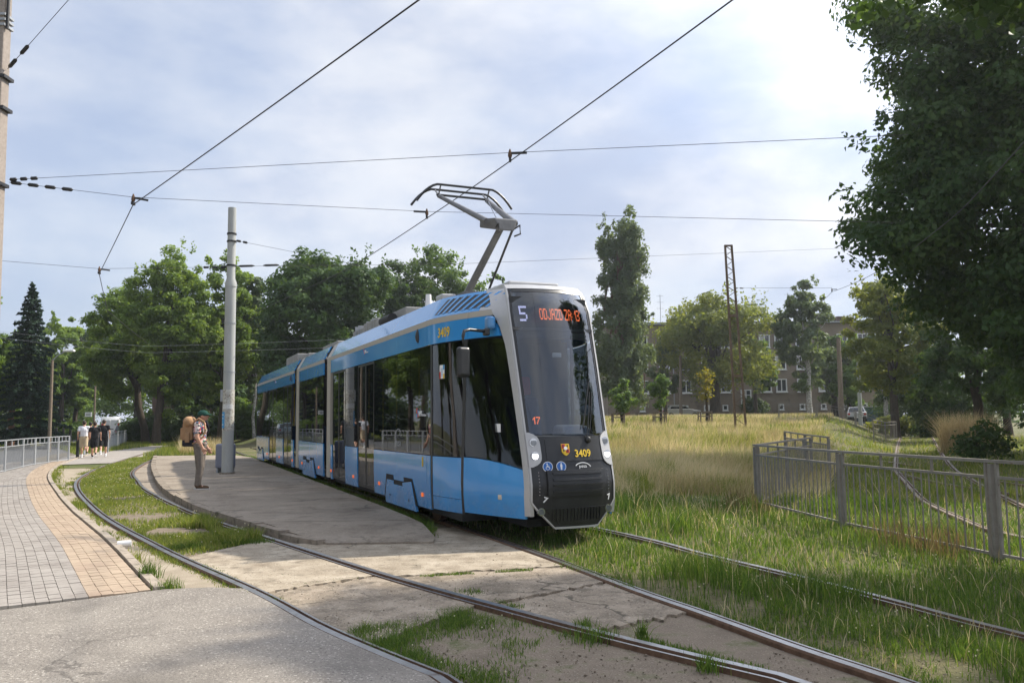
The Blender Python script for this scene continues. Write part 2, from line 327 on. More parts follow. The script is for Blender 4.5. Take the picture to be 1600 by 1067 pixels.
TR = spline([(8.6, -1.4), (6.0, 2.2), (4.6, 4.2)] + gs([(1600, 1002), (1400, 948), (1240, 906), (1100, 872), (1000, 845)]) + tb2, .3)
RA = spline(gs([(1600, 844), (1542, 830), (1499, 812), (1462, 795), (1439, 781), (1416, 755), (1401.6, 738), (1400, 723), (1403, 697.5)]) + [(27, 58), (36, 77), (42, 90)], .4)
RA = np.vstack([spline([(8.6, 2.0), (7.0, 6.5), tuple(RA[0])], .4)[:-1], RA])
RB = spline(gs([(1600, 795), (1571, 781), (1542, 766), (1514, 749), (1488, 732), (1465, 700)]) + [(28.2, 56), (37.6, 75.6), (43.6, 89)], .4)
RB = np.vstack([spline([(9.6, 3.0), (8.3, 8.6), tuple(RB[0])], .4)[:-1], RB])
RC = spline(gs([(1330, 697), (1338, 709), (1370, 720), (1399, 725), (1427, 729), (1470, 735), (1494, 740)]) + [(11.3, 19), (11.4, 14)], .4)
RD = offset(RC, 1.5)

M['rail_old'] = noisy('rail_old', [(.3, (.17, .13, .10)), (.7, (.30, .25, .21))], 5, 7, .55, metal=.3)
def rail(name, path, parent, flip=1, old=False):
    """grooved tram rail swept along a path"""
    prof = [(-.075, -.02), (-.075, .035), (-.062, .05), (.0, .05), (.006, .012), (.038, .012), (.044, .042), (.066, .042), (.07, -.02)]
    mi = [1, 1, 0, 1, 1, 1, 0, 1]
    V = []; k = len(prof); d = np.gradient(path, axis=0); d /= np.linalg.norm(d, axis=1)[:, None]; nn = np.stack([d[:, 1], -d[:, 0]], 1) * flip
    for p, q in zip(path, nn):
        V += [(p[0] + q[0] * a, p[1] + q[1] * a, z) for a, z in prof]
    Fs = []; ms = []
    for i in range(len(path) - 1):
        for j in range(k - 1):
            f = (i * k + j, i * k + j + 1, (i + 1) * k + j + 1, (i + 1) * k + j); Fs.append(f if flip > 0 else f[::-1]); ms.append(mi[j])
    mb = MB(); mb.v = V; mb.f = Fs; mb.m = ms
    return mb.build(name, [M['rail_old'] if old else M['rail_top'], M['rust']], parent)
for nm, a, b, lab in (('tram_track', LL, LR, 'curved tram track with grooved rails looping left beside the paved footway'),
                      ('tram_track', TL, TR, 'tram track with grooved rails that the blue tram stands on'),
                      ('tram_track', RA, RB, 'disused rusty tram track running through grass behind the grey barrier'),
                      ('tram_track', RD, RC, 'rusty rails crossing the overgrown track at far right')):
    t = thing(nm, lab, 'tram track'); rail('rail', a, t, 1, 'rusty' in lab); rail('rail', b, t, -1, 'rusty' in lab)

def fy(path):
    o = np.argsort(path[:, 1]); return lambda y: np.interp(y, path[o, 1], path[o, 0])
xLL, xLR, xTL, xTR = fy(LL), fy(LR), fy(TL), fy(TR)

# footway: kerb, coloured band and grey pavers laid in curved rows
KB = spline([(-2.55, 6.9)] + gs([(258, 928), (215, 885), (180, 850), (150, 825), (120, 800), (95, 772), (80, 745), (95, 728)]) + [(-21.6, 41.9), (-24.4, 50)], .1)
i0 = int(np.argmin(np.hypot(KB[:, 0] + 3.36, KB[:, 1] - 8.12))); KB = KB[i0:]
xKB = fy(KB)
kd = np.r_[0, np.cumsum(np.linalg.norm(np.diff(KB, axis=0), axis=1))]
def kpt(s, off):
    i = min(max(int(np.searchsorted(kd, s)), 1), len(KB) - 2); d = KB[i + 1] - KB[i - 1]; d = d / np.linalg.norm(d)
    p = np.array([np.interp(s, kd, KB[:, 0]), np.interp(s, kd, KB[:, 1])]); return p + np.array([-d[1], d[0]]) * off
foot = empty('pavement'); foot['kind'] = 'structure'
NG = 14; EDGE = .12 + .106 * (5 + NG)
ss = np.arange(0, kd[-1] - .5, .5)
MB().add([(*kpt(s, 0.0), .02) for s in ss] + [(*kpt(s, EDGE), .02) for s in ss],
         [(i, i + 1, len(ss) + i + 1, len(ss) + i) for i in range(len(ss) - 1)]).build('bedding', M['joint'], foot)
for i, s in enumerate(np.arange(0, kd[-1] - 1, 1.0)):
    a, b = s + .006, s + .994; mid = (a + b) / 2; z = .072 + random.uniform(-.004, .004)
    q = [kpt(a, .0), kpt(mid, .0), kpt(b, .0), kpt(b, .095), kpt(mid, .095), kpt(a, .095)]
    MB().prism([tuple(p) for p in q], -.02, z).build('kerb_stone', M['kerbstone'], foot, bevel=.006)
pav = []
for j in range(5 + NG):
    for r in range(int(33 / .103)):
        s0 = r * .103; o0 = .125 + .106 * j; jit = random.uniform(-.0025, .0035)
        c = kpt(s0 + .05, o0 + .05); dist = math.hypot(*c)
        vis = abs(c[0]) < c[1] * .64
        pav.append((dist if vis else dist + 100, j, s0, o0, jit))
pav.sort(); rest = {0: MB(), 1: MB()}
for n_, (dist, j, s0, o0, jit) in enumerate(pav):
    if dist > 140: continue
    q = [tuple(kpt(s0 + .001, o0)), tuple(kpt(s0 + .100, o0)), tuple(kpt(s0 + .100, o0 + .101)), tuple(kpt(s0 + .001, o0 + .101))]
    mb = MB() if n_ < 300 else rest[int(j < 5)]
    mb.prism(q, .0, .05 + jit, bottom=False)
    if n_ < 300: mb.build('paver', M['paver_beige'] if j < 5 else M['paver_grey'], foot, bevel=0)
for k_, nm in ((0, 'paver_grey'), (1, 'paver_beige')):
    o = rest[k_].build('paver', M[nm], foot); o['kind'] = 'stuff'
RAILING = [(-9.0, 2.0), (-11.6, 9.5), (-14.6, 19.0), (-17.53, 28.72), (-18.57, 31.53), (-19.2, 33.4), (-19.5, 34.9), (-19.8, 36.2), (-20.12, 37.67)]
gp = [tuple(kpt(s, EDGE)) for s in np.arange(0, 34, 1.0)] + [(-20.6, 38.4)] + [(x - .25, y) for x, y in RAILING[::-1]] + [(-6.6, 5.4)]
mb = MB(); lf = [kpt(s, EDGE) for s in np.arange(0, 33.1, 1.0)]
rx = fy(np.array(RAILING))
rt = [(min(float(rx(p[1])), p[0] - .2), p[1]) for p in lf]
mb.add([(*p, .046) for p in lf] + [(*p, .046) for p in rt], [(i, i + 1, len(lf) + i + 1, len(lf) + i) for i in range(len(lf) - 1)])
o = mb.build('pavement_slabs', M['paver_grey']); o['kind'] = 'structure'
plane_sheet('path', [(-20.5, 36), (-18.3, 33.6), (-16.7, 34.5), (-17.6, 39.3), (-19.2, 44), (-24.5, 60), (-33, 80), (-36, 80), (-25.5, 52), (-22.2, 41), (-20.5, 37.5)], .03, M['paver_grey'])

# foreground asphalt, up to the curved rail
al = [(float(x), float(y)) for x, y in LL if y < 8.0]
apoly = [(x - .085, y) for x, y in al] + gs([(400, 928), (330, 925)]) + [(-3.36, 8.12), (-4.44, 7.3), (-5.6, 6.4), (-9.5, 3.4), (-14, 0), (-14, -6), (3, -6)]
plane_sheet('asphalt', apoly, .049, M['asphalt'], .07)
# old cut in the asphalt surface near the bottom left corner
plane_sheet('asphalt_patch', gs([(-60, 1052), (80, 1037), (108, 1067), (118, 1110), (-60, 1110)]), .053, M['asphalt'], .004)
plane_sheet('road', [(-18.2, 27), (-20.9, 38), (-24.6, 48), (-37, 82), (-57, 130), (-68, 130), (-43, 80), (-30, 46), (-25.5, 25), (-20, 6), (-12, -12), (-10.2, -8), (-9.6, 2), (-12.1, 9.5), (-15.1, 19)], .006, M['road'])

# sandy strip between kerb and rail; concrete beside the platform; dirt under the crossing
def loft(name, fa, fb, ys, z, m_, parent=None, wob=0.0, n=6):
    V = []; Fc = []
    for y in ys:
        a, b = float(fa(y)), float(fb(y))
        V += [(a + (b - a) * t / n, y, z) for t in range(n + 1)]
    k = n + 1
    for i in range(len(ys) - 1):
        Fc += [(i * k + j, i * k + j + 1, (i + 1) * k + j + 1, (i + 1) * k + j) for j in range(n)]
    return MB().add(V, Fc).build(name, m_, parent)
o = loft('sand_strip', lambda y: xKB(y), lambda y: xLL(y) - .07, np.arange(7.9, 31, .4), .012, M['sand']); o['kind'] = 'structure'
PLL = spline(gs([(505, 841), (470, 836), (400, 820), (300, 788), (250, 758), (236, 728), (240, 712)], .13), .3); xPL = fy(PLL)
PRR = np.array([(-1.06, 11.22), (-1.33, 12.18), (-1.62, 12.97), (-2.27, 14.6), (-4.72, 20.36), (-9.4, 31.4), (-11.13, 35.57), (-13.2, 39.0), (-16.0, 39.6)]); xPR = fy(PRR[:-1])
o = loft('concrete_strip', lambda y: xLR(y) + .07, lambda y: xPL(y) + .1, np.arange(10.6, 38, .4), .014, M['platform']); o['kind'] = 'structure'
o = loft('track_bed', lambda y: xLL(y) + .07, lambda y: xLR(y) - .07, np.arange(13.3, 37, .4), .004, M['dirt']); o['kind'] = 'structure'
o = loft('dirt', lambda y: xLL(y) + .07, lambda y: xTL(y) - .07, np.arange(-2, 13.4, .4), .004, M['dirt']); o['kind'] = 'structure'

# concrete crossing slabs with ragged joints
crossing = empty('crossing'); crossing['kind'] = 'structure'
def slab(fa, fb, a0, a1, b0, b1, m_, z=.034, parent=crossing, name='slab', n=14, jag=.035):
    r_ = np.random.default_rng(int(a0 * 100 + b1 * 10)); poly = []
    for t in np.linspace(0, 1, n): poly.append((float(fa(a0 + (a1 - a0) * t)) , a0 + (a1 - a0) * t))
    for t in np.linspace(0, 1, n + 12)[1:-1]:
        xa, ya, xb, yb = float(fa(a1)), a1, float(fb(b1)), b1; poly.append((xa + (xb - xa) * t, ya + (yb - ya) * t + r_.normal(0, jag)))
    for t in np.linspace(1, 0, n): poly.append((float(fb(b0 + (b1 - b0) * t)), b0 + (b1 - b0) * t))
    for t in np.linspace(1, 0, n + 12)[1:-1]:
        xa, ya, xb, yb = float(fa(a0)), a0, float(fb(b0)), b0; poly.append((xa + (xb - xa) * t, ya + (yb - ya) * t + r_.normal(0, jag)))
    return MB().prism(poly, -.03, z).build(name, m_, parent)
la, lb = (lambda y: xLL(y) + .085), (lambda y: xLR(y) - .085)
ra, rb = (lambda y: xLR(y) + .085), (lambda y: xTL(y) - .085)
slab(la, lb, 8.0, 10.05, 8.78, 11.5, M['concrete'])
slab(la, lb, 6.15, 7.95, 7.35, 8.72, M['concrete_dark'], .031)
slab(ra, rb, 8.72, 11.0, 9.2, 12.6, M['concrete'], .033)
slab(ra, rb, 7.4, 8.66, 8.3, 9.14, M['concrete_dark'], .030)
slab(ra, rb, 6.45, 7.34, 7.0, 8.24, M['concrete_dark'], .027)

# island platform: cast slabs with a worn kerb along the loop track
plat = empty('platform'); plat['kind'] = 'structure'
def zp(y): return .050 + .095 * float(np.clip((y - 10.9) / 1.3, 0, 1)) ** .8
edges = [10.95, 12.6, 14.3, 16.2, 18.3, 20.6, 23.0, 25.6, 28.4, 31.4, 34.6, 38.6]
for y0, y1 in zip(edges[:-1], edges[1:]):
    n_ = 10; L_ = []; R_ = []
    for t in np.linspace(0, 1, n_):
        y = y0 + (y1 - y0 - .028) * t
        L_.append((float(xPL(y)) + .17, y)); R_.append((max(float(xPR(y)), float(xPL(y)) + .25), y))
    V = [(*p, zp(p[1])) for p in L_] + [(*p, zp(p[1])) for p in R_]; V += [(v[0], v[1], -.02) for v in V]
    f = [(i, n_ + i, n_ + i + 1, i + 1) for i in range(n_ - 1)]
    f += [(i, i + 1, 2 * n_ + i + 1, 2 * n_ + i) for i in range(n_ - 1)] + [(n_ + i + 1, n_ + i, 3 * n_ + i, 3 * n_ + i + 1) for i in range(n_ - 1)]
    f += [(0, 2 * n_, 3 * n_, n_), (n_ - 1, 2 * n_ - 1, 4 * n_ - 1, 3 * n_ - 1)]
    MB().add(V, f).build('slab', M['platform'], plat)
pk = PLL; pd = np.r_[0, np.cumsum(np.linalg.norm(np.diff(pk, axis=0), axis=1))]
for s in np.arange(.15, pd[-1] - 1, .98):
    q = []
    for k_, o_ in ((0, 0), (.5, 0), (1, 0), (1, .16), (.5, .16), (0, .16)):
        s_ = s + .965 * k_; i = min(max(int(np.searchsorted(pd, s_)), 1), len(pk) - 2); d = pk[i + 1] - pk[i - 1]; d /= np.linalg.norm(d)
        p = np.array([np.interp(s_, pd, pk[:, 0]), np.interp(s_, pd, pk[:, 1])]) + np.array([d[1], -d[0]]) * (o_ + random.uniform(-.008, .008)); q.append(tuple(p))
    zt = zp(float(q[1][1])) + random.uniform(-.008, .012)
    MB().prism(q, -.02, zt).build('kerb_stone', M['kerb_old'], plat, bevel=.018, seg=2)
# ------------------------------------------------------------------ the tram
M['blue'] = noisy('tram_blue', [(.3, (.034, .27, .64)), (.7, (.042, .30, .68))], 1.5, 4, .20, spec=.5, coat=.6, second=[(1.2, (.05, .27, .60), .55, .8), (5, (.06, .22, .48), .66, .8)])
def grime(m_, colr=(.16, .14, .11), z0=.80, z1=.25, amt=.55):
    t = m_.node_tree; n_ = t.nodes; b = n_['Principled BSDF']; src = b.inputs['Base Color'].links[0].from_socket
    co = n_.new('ShaderNodeTexCoord'); sx = n_.new('ShaderNodeSeparateXYZ'); t.links.new(co.outputs['Object'], sx.inputs[0])
    mr = n_.new('ShaderNodeMapRange'); mr.inputs[1].default_value = z0; mr.inputs[2].default_value = z1; mr.inputs[4].default_value = amt; t.links.new(sx.outputs[2], mr.inputs[0])
    no = n_.new('ShaderNodeTexNoise'); no.inputs['Scale'].default_value = 3.5; no.inputs['Detail'].default_value = 9; no.inputs['Roughness'].default_value = .7; t.links.new(co.outputs['Object'], no.inputs['Vector'])
    nr = n_.new('ShaderNodeMapRange'); nr.inputs[1].default_value = .35; nr.inputs[2].default_value = .7; t.links.new(no.outputs[0], nr.inputs[0])
    mu_ = n_.new('ShaderNodeMath'); mu_.operation = 'MULTIPLY'; t.links.new(mr.outputs[0], mu_.inputs[0]); t.links.new(nr.outputs[0], mu_.inputs[1])
    mx_ = n_.new('ShaderNodeMix'); mx_.data_type = 'RGBA'; t.links.new(mu_.outputs[0], mx_.inputs[0]); t.links.new(src, mx_.inputs[6]); mx_.inputs[7].default_value = (*colr, 1); t.links.new(mx_.outputs[2], b.inputs['Base Color'])
    ro = n_.new('ShaderNodeMapRange'); ro.inputs[3].default_value = b.inputs['Roughness'].default_value; ro.inputs[4].default_value = .7; t.links.new(mu_.outputs[0], ro.inputs[0]); t.links.new(ro.outputs[0], b.inputs['Roughness'])
grime(M['blue'])
M['silver'] = noisy('tram_silver', [(.3, (.42, .415, .41)), (.7, (.50, .49, .485))], 2, 5, .35, metal=.15, spec=.5, coat=.3, second=(4, (.34, .325, .31), .6, .8))
M['stripe'] = mat('tram_stripe', (.42, .385, .33), .4)
M['tblack'] = noisy('tram_black', [(.3, (.016, .016, .017)), (.7, (.026, .026, .027))], 6, 4, .34, spec=.5)
M['rubber'] = mat('rubber', (.010, .010, .010), .8)
M['bellows'] = mat('bellows', (.016, .016, .017), .7)
M['glass'] = glass('tinted_glass', (.40, .42, .425), .015, 1.55)
M['wsglass'] = glass('windscreen_glass', (.62, .66, .70), .012, 2.0)
M['roofgrey'] = noisy('roof_grey', [(.3, (.24, .24, .23)), (.7, (.34, .335, .32))], 5, 7, .7, second=(3, (.15, .14, .12), .55, .75))
M['panto'] = noisy('pantograph_grey', [(.3, (.12, .12, .125)), (.7, (.19, .19, .195))], 4, 5, .45, metal=.2)
M['chrome'] = mat('chrome', (.6, .6, .62), .15, .9)
M['lamp'] = mat('lit_lamp', (.9, .9, .95), .2, 0, .5, 0, (1, .98, 1), 2.2)
M['lens'] = mat('lens', (.18, .19, .2), .08, .3, .8)
M['orange'] = mat('orange_lamp', (.7, .12, .02), .3, emit=(1, .2, .03), es=.3)
M['yellow'] = mat('yellow_print', (.75, .50, .02), .5)
M['white'] = mat('white_print', (.78, .78, .78), .5)
M['red'] = mat('red_print', (.55, .03, .025), .5)
M['signblue'] = mat('sign_blue', (.02, .13, .42), .4)
M['cyan'] = mat('cyan_print', (.05, .30, .60), .5)
M['ledo'] = mat('led_orange', (.02, .01, .005), .5, emit=(1.0, .17, .03), es=1.5)
M['ledw'] = mat('led_white', (.02, .02, .02), .5, emit=(.72, .68, 1.0), es=.95)
M['dash'] = mat('dash', (.10, .105, .115), .7)
M['dashlight'] = mat('dash_light', (.42, .43, .44), .7)
M['seat'] = noisy('seat_cloth', [(.3, (.03, .05, .10)), (.7, (.06, .09, .16))], 30, 4, .9)
M['inner'] = mat('interior_grey', (.10, .10, .105), .7)
M['ink'] = mat('ink', (.02, .02, .03), .6)

tram = thing('tram', 'blue low-floor tram of three sections with white front and raised pantograph', 'tram', (TA[0], TA[1], 0), -(math.pi / 2 - TH))
ZB, SILL, WT, ST0, ST1, RE = .31, 1.10, 2.76, 3.055, 3.14, 3.46
def itp(tab): 
    a = np.array(tab); return lambda z: float(np.interp(z, a[:, 0], a[:, 1]))
uf = itp([(.24, .79), (.5, .82), (.8, .83), (1.1, .76), (1.46, .65), (2.3, .44), (3.09, .22), (3.30, .13), (3.42, .05), (3.52, -.08)])
BUL = .13
def uc(z): return uf(z) - BUL
yc = itp([(.24, .60), (.6, .61), (1.46, .605), (2.4, .62), (3.1, .63), (3.5, .58)])
def Ys(u, z):
    v = -25.6 - u if u < -12.8 else u
    y = 1.2
    if v > -1.6:
        c = uc(z); t = min(1.0, (v + 1.6) / (c + 1.6)); y = 1.2 - (1.2 - yc(z)) * t ** 1.6
    if z > ST1: y -= (z - ST1) * .55
    if z < .6: y -= (.6 - z) * .06
    return y
def _c(f): return f if callable(f) else (lambda _x: f)
def shell(P0, P1, nu, nz, flip=False):
    """closed thin shell from an outer and an inner grid"""
    k = nz + 1; n_ = (nu + 1) * k; F_ = []
    for i in range(nu):
        for j in range(nz):
            a = i * k + j; F_.append((a, a + k, a + k + 1, a + 1)); F_.append((n_ + a, n_ + a + 1, n_ + a + k + 1, n_ + a + k))
    for j in range(nz):
        F_.append((j, j + 1, n_ + j + 1, n_ + j)); a = nu * k + j; F_.append((a, n_ + a, n_ + a + 1, a + 1))
    for i in range(nu):
        a = i * k; F_.append((a, n_ + a, n_ + a + k, a + k)); a += nz; F_.append((a, a + k, n_ + a + k, n_ + a))
    if flip: F_ = [f[::-1] for f in F_]
    return P0 + P1, F_
def patch(name, m_, uL, uR, zB, zT, side=-1, off=0.0, th=.03, nu=None, nz=None, rear=False, parent=None, smooth=35, mb=None, bl=True):
    uL, uR, zB, zT = map(_c, (uL, uR, zB, zT)); span = abs(uR(1.5) - uL(1.5)); hi = zT(.5)
    nose = uR(1.5) > -1.65
    nu = nu or (8 if nose else 1); nz = nz or (8 if nose or hi > ST1 else 2)
    O = []; I = []
    for i in range(nu + 1):
        a = i / nu
        for j in range(nz + 1):
            b = j / nz; z = zB(a) + (zT(a) - zB(a)) * b; u = uL(z) + (uR(z) - uL(z)) * a
            for L_, o_ in ((O, off), (I, off - th)):
                L_.append((-25.6 - u if rear else u, (Ys(u, z) + o_) * side, z))
    V, F_ = shell(O, I, nu, nz, (side > 0) != rear)
    if mb is not None: mb.add(V, F_); return None
    return MB().add(V, F_).build(name, m_, parent or tram, smooth)
def face(q, z, off=0.0): return (uf(z) - BUL * q * q + off, q * yc(z), z)
def fpatch(name, m_, qL, qR, zB, zT, off=0.0, th=.025, nu=8, nz=8, rear=False, parent=None, smooth=35):
    qL, qR, zB, zT = map(_c, (qL, qR, zB, zT)); O = []; I = []
    for i in range(nu + 1):
        a = i / nu
        for j in range(nz + 1):
            b = j / nz; z = zB(a) + (zT(a) - zB(a)) * b; q = qL(z) + (qR(z) - qL(z)) * a
            for L_, o_ in ((O, off), (I, off - th)):
                p = face(q, z, o_); L_.append((-25.6 - p[0] if rear else p[0], p[1], p[2]))
    V, F_ = shell(O, I, nu, nz, rear)
    return MB().add(V, F_).build(name, m_, parent or tram, smooth)
def plate(poly, y0, y1, mb=None):
    mb = mb or MB(); n_ = len(poly)
    ar = sum(poly[i][0] * poly[(i + 1) % n_][1] - poly[(i + 1) % n_][0] * poly[i][1] for i in range(n_))
    if ar < 0: poly = poly[::-1]
    if y0 > y1: y0, y1 = y1, y0
    return mb.add([(u, y0, z) for u, z in poly] + [(u, y1, z) for u, z in poly],
                  [tuple(range(n_)), tuple(range(n_, 2 * n_))[::-1]] + [((i + 1) % n_, i, n_ + i, n_ + (i + 1) % n_) for i in range(n_)])
DG = None
def text(name, body, size, m_, mtx, parent, sx=1.0, ext=.0015, align='CENTER', bold=0.0):
    cu = bpy.data.curves.new(name, 'FONT'); cu.body = body; cu.size = size; cu.align_x = align; cu.align_y = 'CENTER'; cu.extrude = ext; cu.resolution_u = 3; cu.offset = bold
    o = bpy.data.objects.new(name, cu); COL.objects.link(o)
    me = bpy.data.meshes.new_from_object(o.evaluated_get(bpy.context.evaluated_depsgraph_get()))
    bpy.data.objects.remove(o); bpy.data.curves.remove(cu)
    o = link(name, me, parent, m_); o.matrix_local = mtx @ Matrix.Diagonal((sx, 1, 1, 1))
    return o
def frame3(p, ex, ey):
    ex = Vector(ex).normalized(); ez = ex.cross(Vector(ey)).normalized(); ey = ez.cross(ex)
    return Matrix(((ex.x, ey.x, ez.x, p[0]), (ex.y, ey.y, ez.y, p[1]), (ex.z, ey.z, ez.z, p[2]), (0, 0, 0, 1)))
def side_fr(u, z, off=.004):
    y0 = -Ys(u, z) - off; e = .05
    return frame3((u, y0, z), (2 * e, -(Ys(u + e, z) - Ys(u - e, z)), 0), (0, -(Ys(u, z + e) - Ys(u, z - e)), 2 * e))
def face_fr(q, z, off=.004):
    e = .02; p = Vector(face(q, z, off)); return frame3(p, Vector(face(q + e, z)) - Vector(face(q - e, z)), Vector(face(q, z + e)) - Vector(face(q, z - e)))

# --- the two cabs
WP = itp([(.3, .095), (1.1, .085), (1.5, .082), (2.6, .10), (2.9, .15), (3.14, .25), (3.46, .42)])
def pil(z): return uc(z) - WP(z)
def sill(a): return 1.115 - .135 * a ** 2.0
Qo = itp([(.235, .50), (.27, .56), (.55, 1.0), (4, 1.0)])
for rear in (False, True):
    K = dict(rear=rear)
    for sd in (-1, 1):
        patch('cab_pillar', M['silver'], pil, uc, .40, RE, sd, .012, .05, 5, 26, **K)
        patch('cab_window', M['glass'], -.58, lambda z: pil(z) - .012, lambda a: sill(a) + .01, WT - .03, sd, -.004, .012, 8, 10, **K)
        patch('cab_panel', M['blue'], -.585, lambda z: pil(z) - .006, .36, lambda a: sill(a) - .004, sd, 0, .03, 10, 6, **K)
        patch('cab_upper_band', M['blue'], -.585, lambda z: pil(z) - .05 - .06 * max(0, (z - 2.9) / .15), WT, ST0, sd, 0, .03, 8, 6, **K)
        patch('stripe', M['stripe'], -.585, lambda z: pil(z) - .006, ST0 + .002, ST1, sd, .001, .03, 8, 2, **K)
        # cab door
        d = empty('cab_door', parent=tram)
        patch('door_glass', M['glass'], -1.5, -.66, SILL + .012, WT - .02, sd, -.012, .012, 5, 3, parent=d, **K)
        patch('door_panel', M['blue'], -1.5, -.66, .53, SILL, sd, -.008, .03, 5, 2, parent=d, **K)
        patch('door_panel', M['blue'], -1.5, -.66, .335, .524, sd, -.008, .03, 5, 2, parent=d, **K)
        patch('door_frame', M['tblack'], -1.57, -1.505, .33, WT, sd, -.004, .03, 1, 6, parent=d, **K)
        patch('door_frame', M['tblack'], -.655, -.59, .33, WT, sd, -.004, .03, 2, 6, parent=d, **K)
        patch('upper_band', M['blue'], -1.74, -.592, WT, ST0, sd, 0, .03, 6, 3, **K)
        patch('stripe', M['stripe'], -1.74, -.592, ST0 + .002, ST1, sd, .001, .03, 6, 2, **K)
        lv = lambda z: pil(z) - .10 + .62 * (z - ST1) - .12
        patch('roof_band', M['blue'], -1.74, lv, ST1 + .002, RE, sd, 0, .03, 10, 8, **K)
        patch('roof_band', M['silver'], lambda z: lv(z) + .006, lambda z: pil(z) - .004, ST1 + .002, RE, sd, .001, .03, 4, 8, **K)
        if not rear or sd > 0:
            for k in range(8):       # ventilation louvres in the sloping roof band
                u0 = -1.46 + k * .148
                patch('louvre', M['tblack'], lambda z, u0=u0: u0 + .75 * (z - 3.2), lambda z, u0=u0: u0 + .088 + .75 * (z - 3.2), 3.195, 3.415, sd, .003, .012, 1, 5, **K)
                patch('louvre_slat', M['blue'], lambda z, u0=u0: u0 + .090 + .75 * (z - 3.2), lambda z, u0=u0: u0 + .145 + .75 * (z - 3.2), 3.19, 3.42, sd, .010, .02, 1, 5, **K)
    ws = fpatch('windscreen', M['wsglass'], -.925, .925, 1.43, 3.385, -.004, .012, 12, 14, **K)
    fpatch('windscreen_seal', M['tblack'], -.96, -.905, 1.38, 3.42, .002, .03, 1, 14, **K)
    fpatch('windscreen_seal', M['tblack'], .905, .96, 1.38, 3.42, .002, .03, 1, 14, **K)
    fpatch('windscreen_seal', M['tblack'], -.88, .88, 3.375, 3.42, .002, .03, 10, 2, **K)
    fpatch('display_band', M['tblack'], -.87, .87, 2.70, 2.80, -.018, .012, 10, 2, **K)
    for sgn in (-1, 1):
        fpatch('front_frame', M['silver'], (lambda z, s=sgn: s * (Qo(z) - .034)) if sgn > 0 else (lambda z: -Qo(z)), (lambda z: Qo(z)) if sgn > 0 else (lambda z: -(Qo(z) - .034)), .26, 3.43, .012, .05, 2, 30, **K)
        pod = fpatch('headlight_pod', M['silver'], (lambda z: .73 + .20 * abs((z - 1.235) / .22) ** 5) if sgn > 0 else -1.0, 1.0 if sgn > 0 else (lambda z: -(.73 + .20 * abs((z - 1.235) / .22) ** 5)), .99+.025, 1.455, .022, .05, 6, 16, **K)
        for zz, lit in ((1.325, False), (1.155, not rear)):
            p = Vector(face(sgn * .865, zz, .020)); fx = lambda v: (-25.6 - v[0], v[1], v[2]) if rear else tuple(v)
            h = MB().cyl(fx(p - Vector((.03, 0, 0))), fx(p + Vector((.012, 0, .003))), .055, 20).build('headlight', M['chrome'], tram, 40)
            MB().cyl(fx(p), fx(p + Vector((.016, 0, .004))), .041, 20).build('lens', M['lamp'] if lit else M['lens'], h, 40)
    fpatch('front_frame', M['silver'], -.99, .99, 3.425, 3.492, .012, .06, 14, 4, **K)
    fpatch('front_frame', M['silver'], lambda z: -Qo(z), lambda z: Qo(z),   .238, .264, .012, .05, 8, 1, **K)
    fpatch('front_panel', M['tblack'], lambda z: -(Qo(z) - .035), lambda z: Qo(z) - .035, .262, 1.40, .0, .03, 12, 18, **K)
    fpatch('bumper_pad', M['tblack'], -.68, .68, .655, .975, .055, .06, 10, 4, **K)
    for zz in (.70, .775, .85, .925): fpatch('bumper_rib', M['tblack'], -.58, .58, zz, zz + .028, .078, .03, 8, 1, **K)
    for k in range(15):
        q_ = -.56 + .08 * k; fpatch('grille_ridge', M['tblack'], q_ - .012, q_ + .012, .34, .49, .026, .02, 1, 2, **K)
    fpatch('lower_grille', M['tblack'], lambda z: -min(.8, Qo(z) - .2), lambda z: min(.8, Qo(z) - .2), .30, .50, .012, .02, 8, 2, **K)
    fpatch('bonnet_lid', M['tblack'], -.62, .84, 1.085, 1.365, .012, .02, 8, 4, **K)
    for sgn in (-1, 1):
        p = Vector(face(sgn * .80, .46, .0)); h = MB().cyl(fx(p - Vector((.02, 0, 0))), fx(p + Vector((.02, 0, 0))), .05, 18).build('fog_lamp', M['chrome'], tram, 40)
        MB().cyl(fx(p), fx(p + Vector((.024, 0, 0))), .036, 18).build('lens', M['lens'], h, 40)
        for k in range(8): 
            b_ = face(sgn * .82, .67 + .04 * k, .004); MB().ball(fx(b_), .007, n=6, k=4).build('marker_dot', M['chrome'], tram)
    # roof skin above the cab
    V = []; F_ = []; nu = 10; nv = 8
    for i in range(nu + 1):
        u = -1.74 + (uf(3.505) + 1.74) * i / nu
        for j in range(nv + 1):
            t = -1 + 2 * j / nv; y = t * (Ys(min(u, uc(RE)), RE) if u < uc(RE) else yc(3.5) * .99); z = RE + .05 * (1 - t * t) * (1 if i < nu else .9)
            uu = u - (BUL * t * t if i == nu else 0); V.append((-25.6 - uu if rear else uu, y, z))
    for i in range(nu):
        for j in range(nv):
            a = i * (nv + 1) + j; f = (a, a + nv + 1, a + nv + 2, a + 1); F_.append(f[::-1] if rear else f)
    MB().add(V, F_).build('cab_roof', M['silver'], tram, 40)

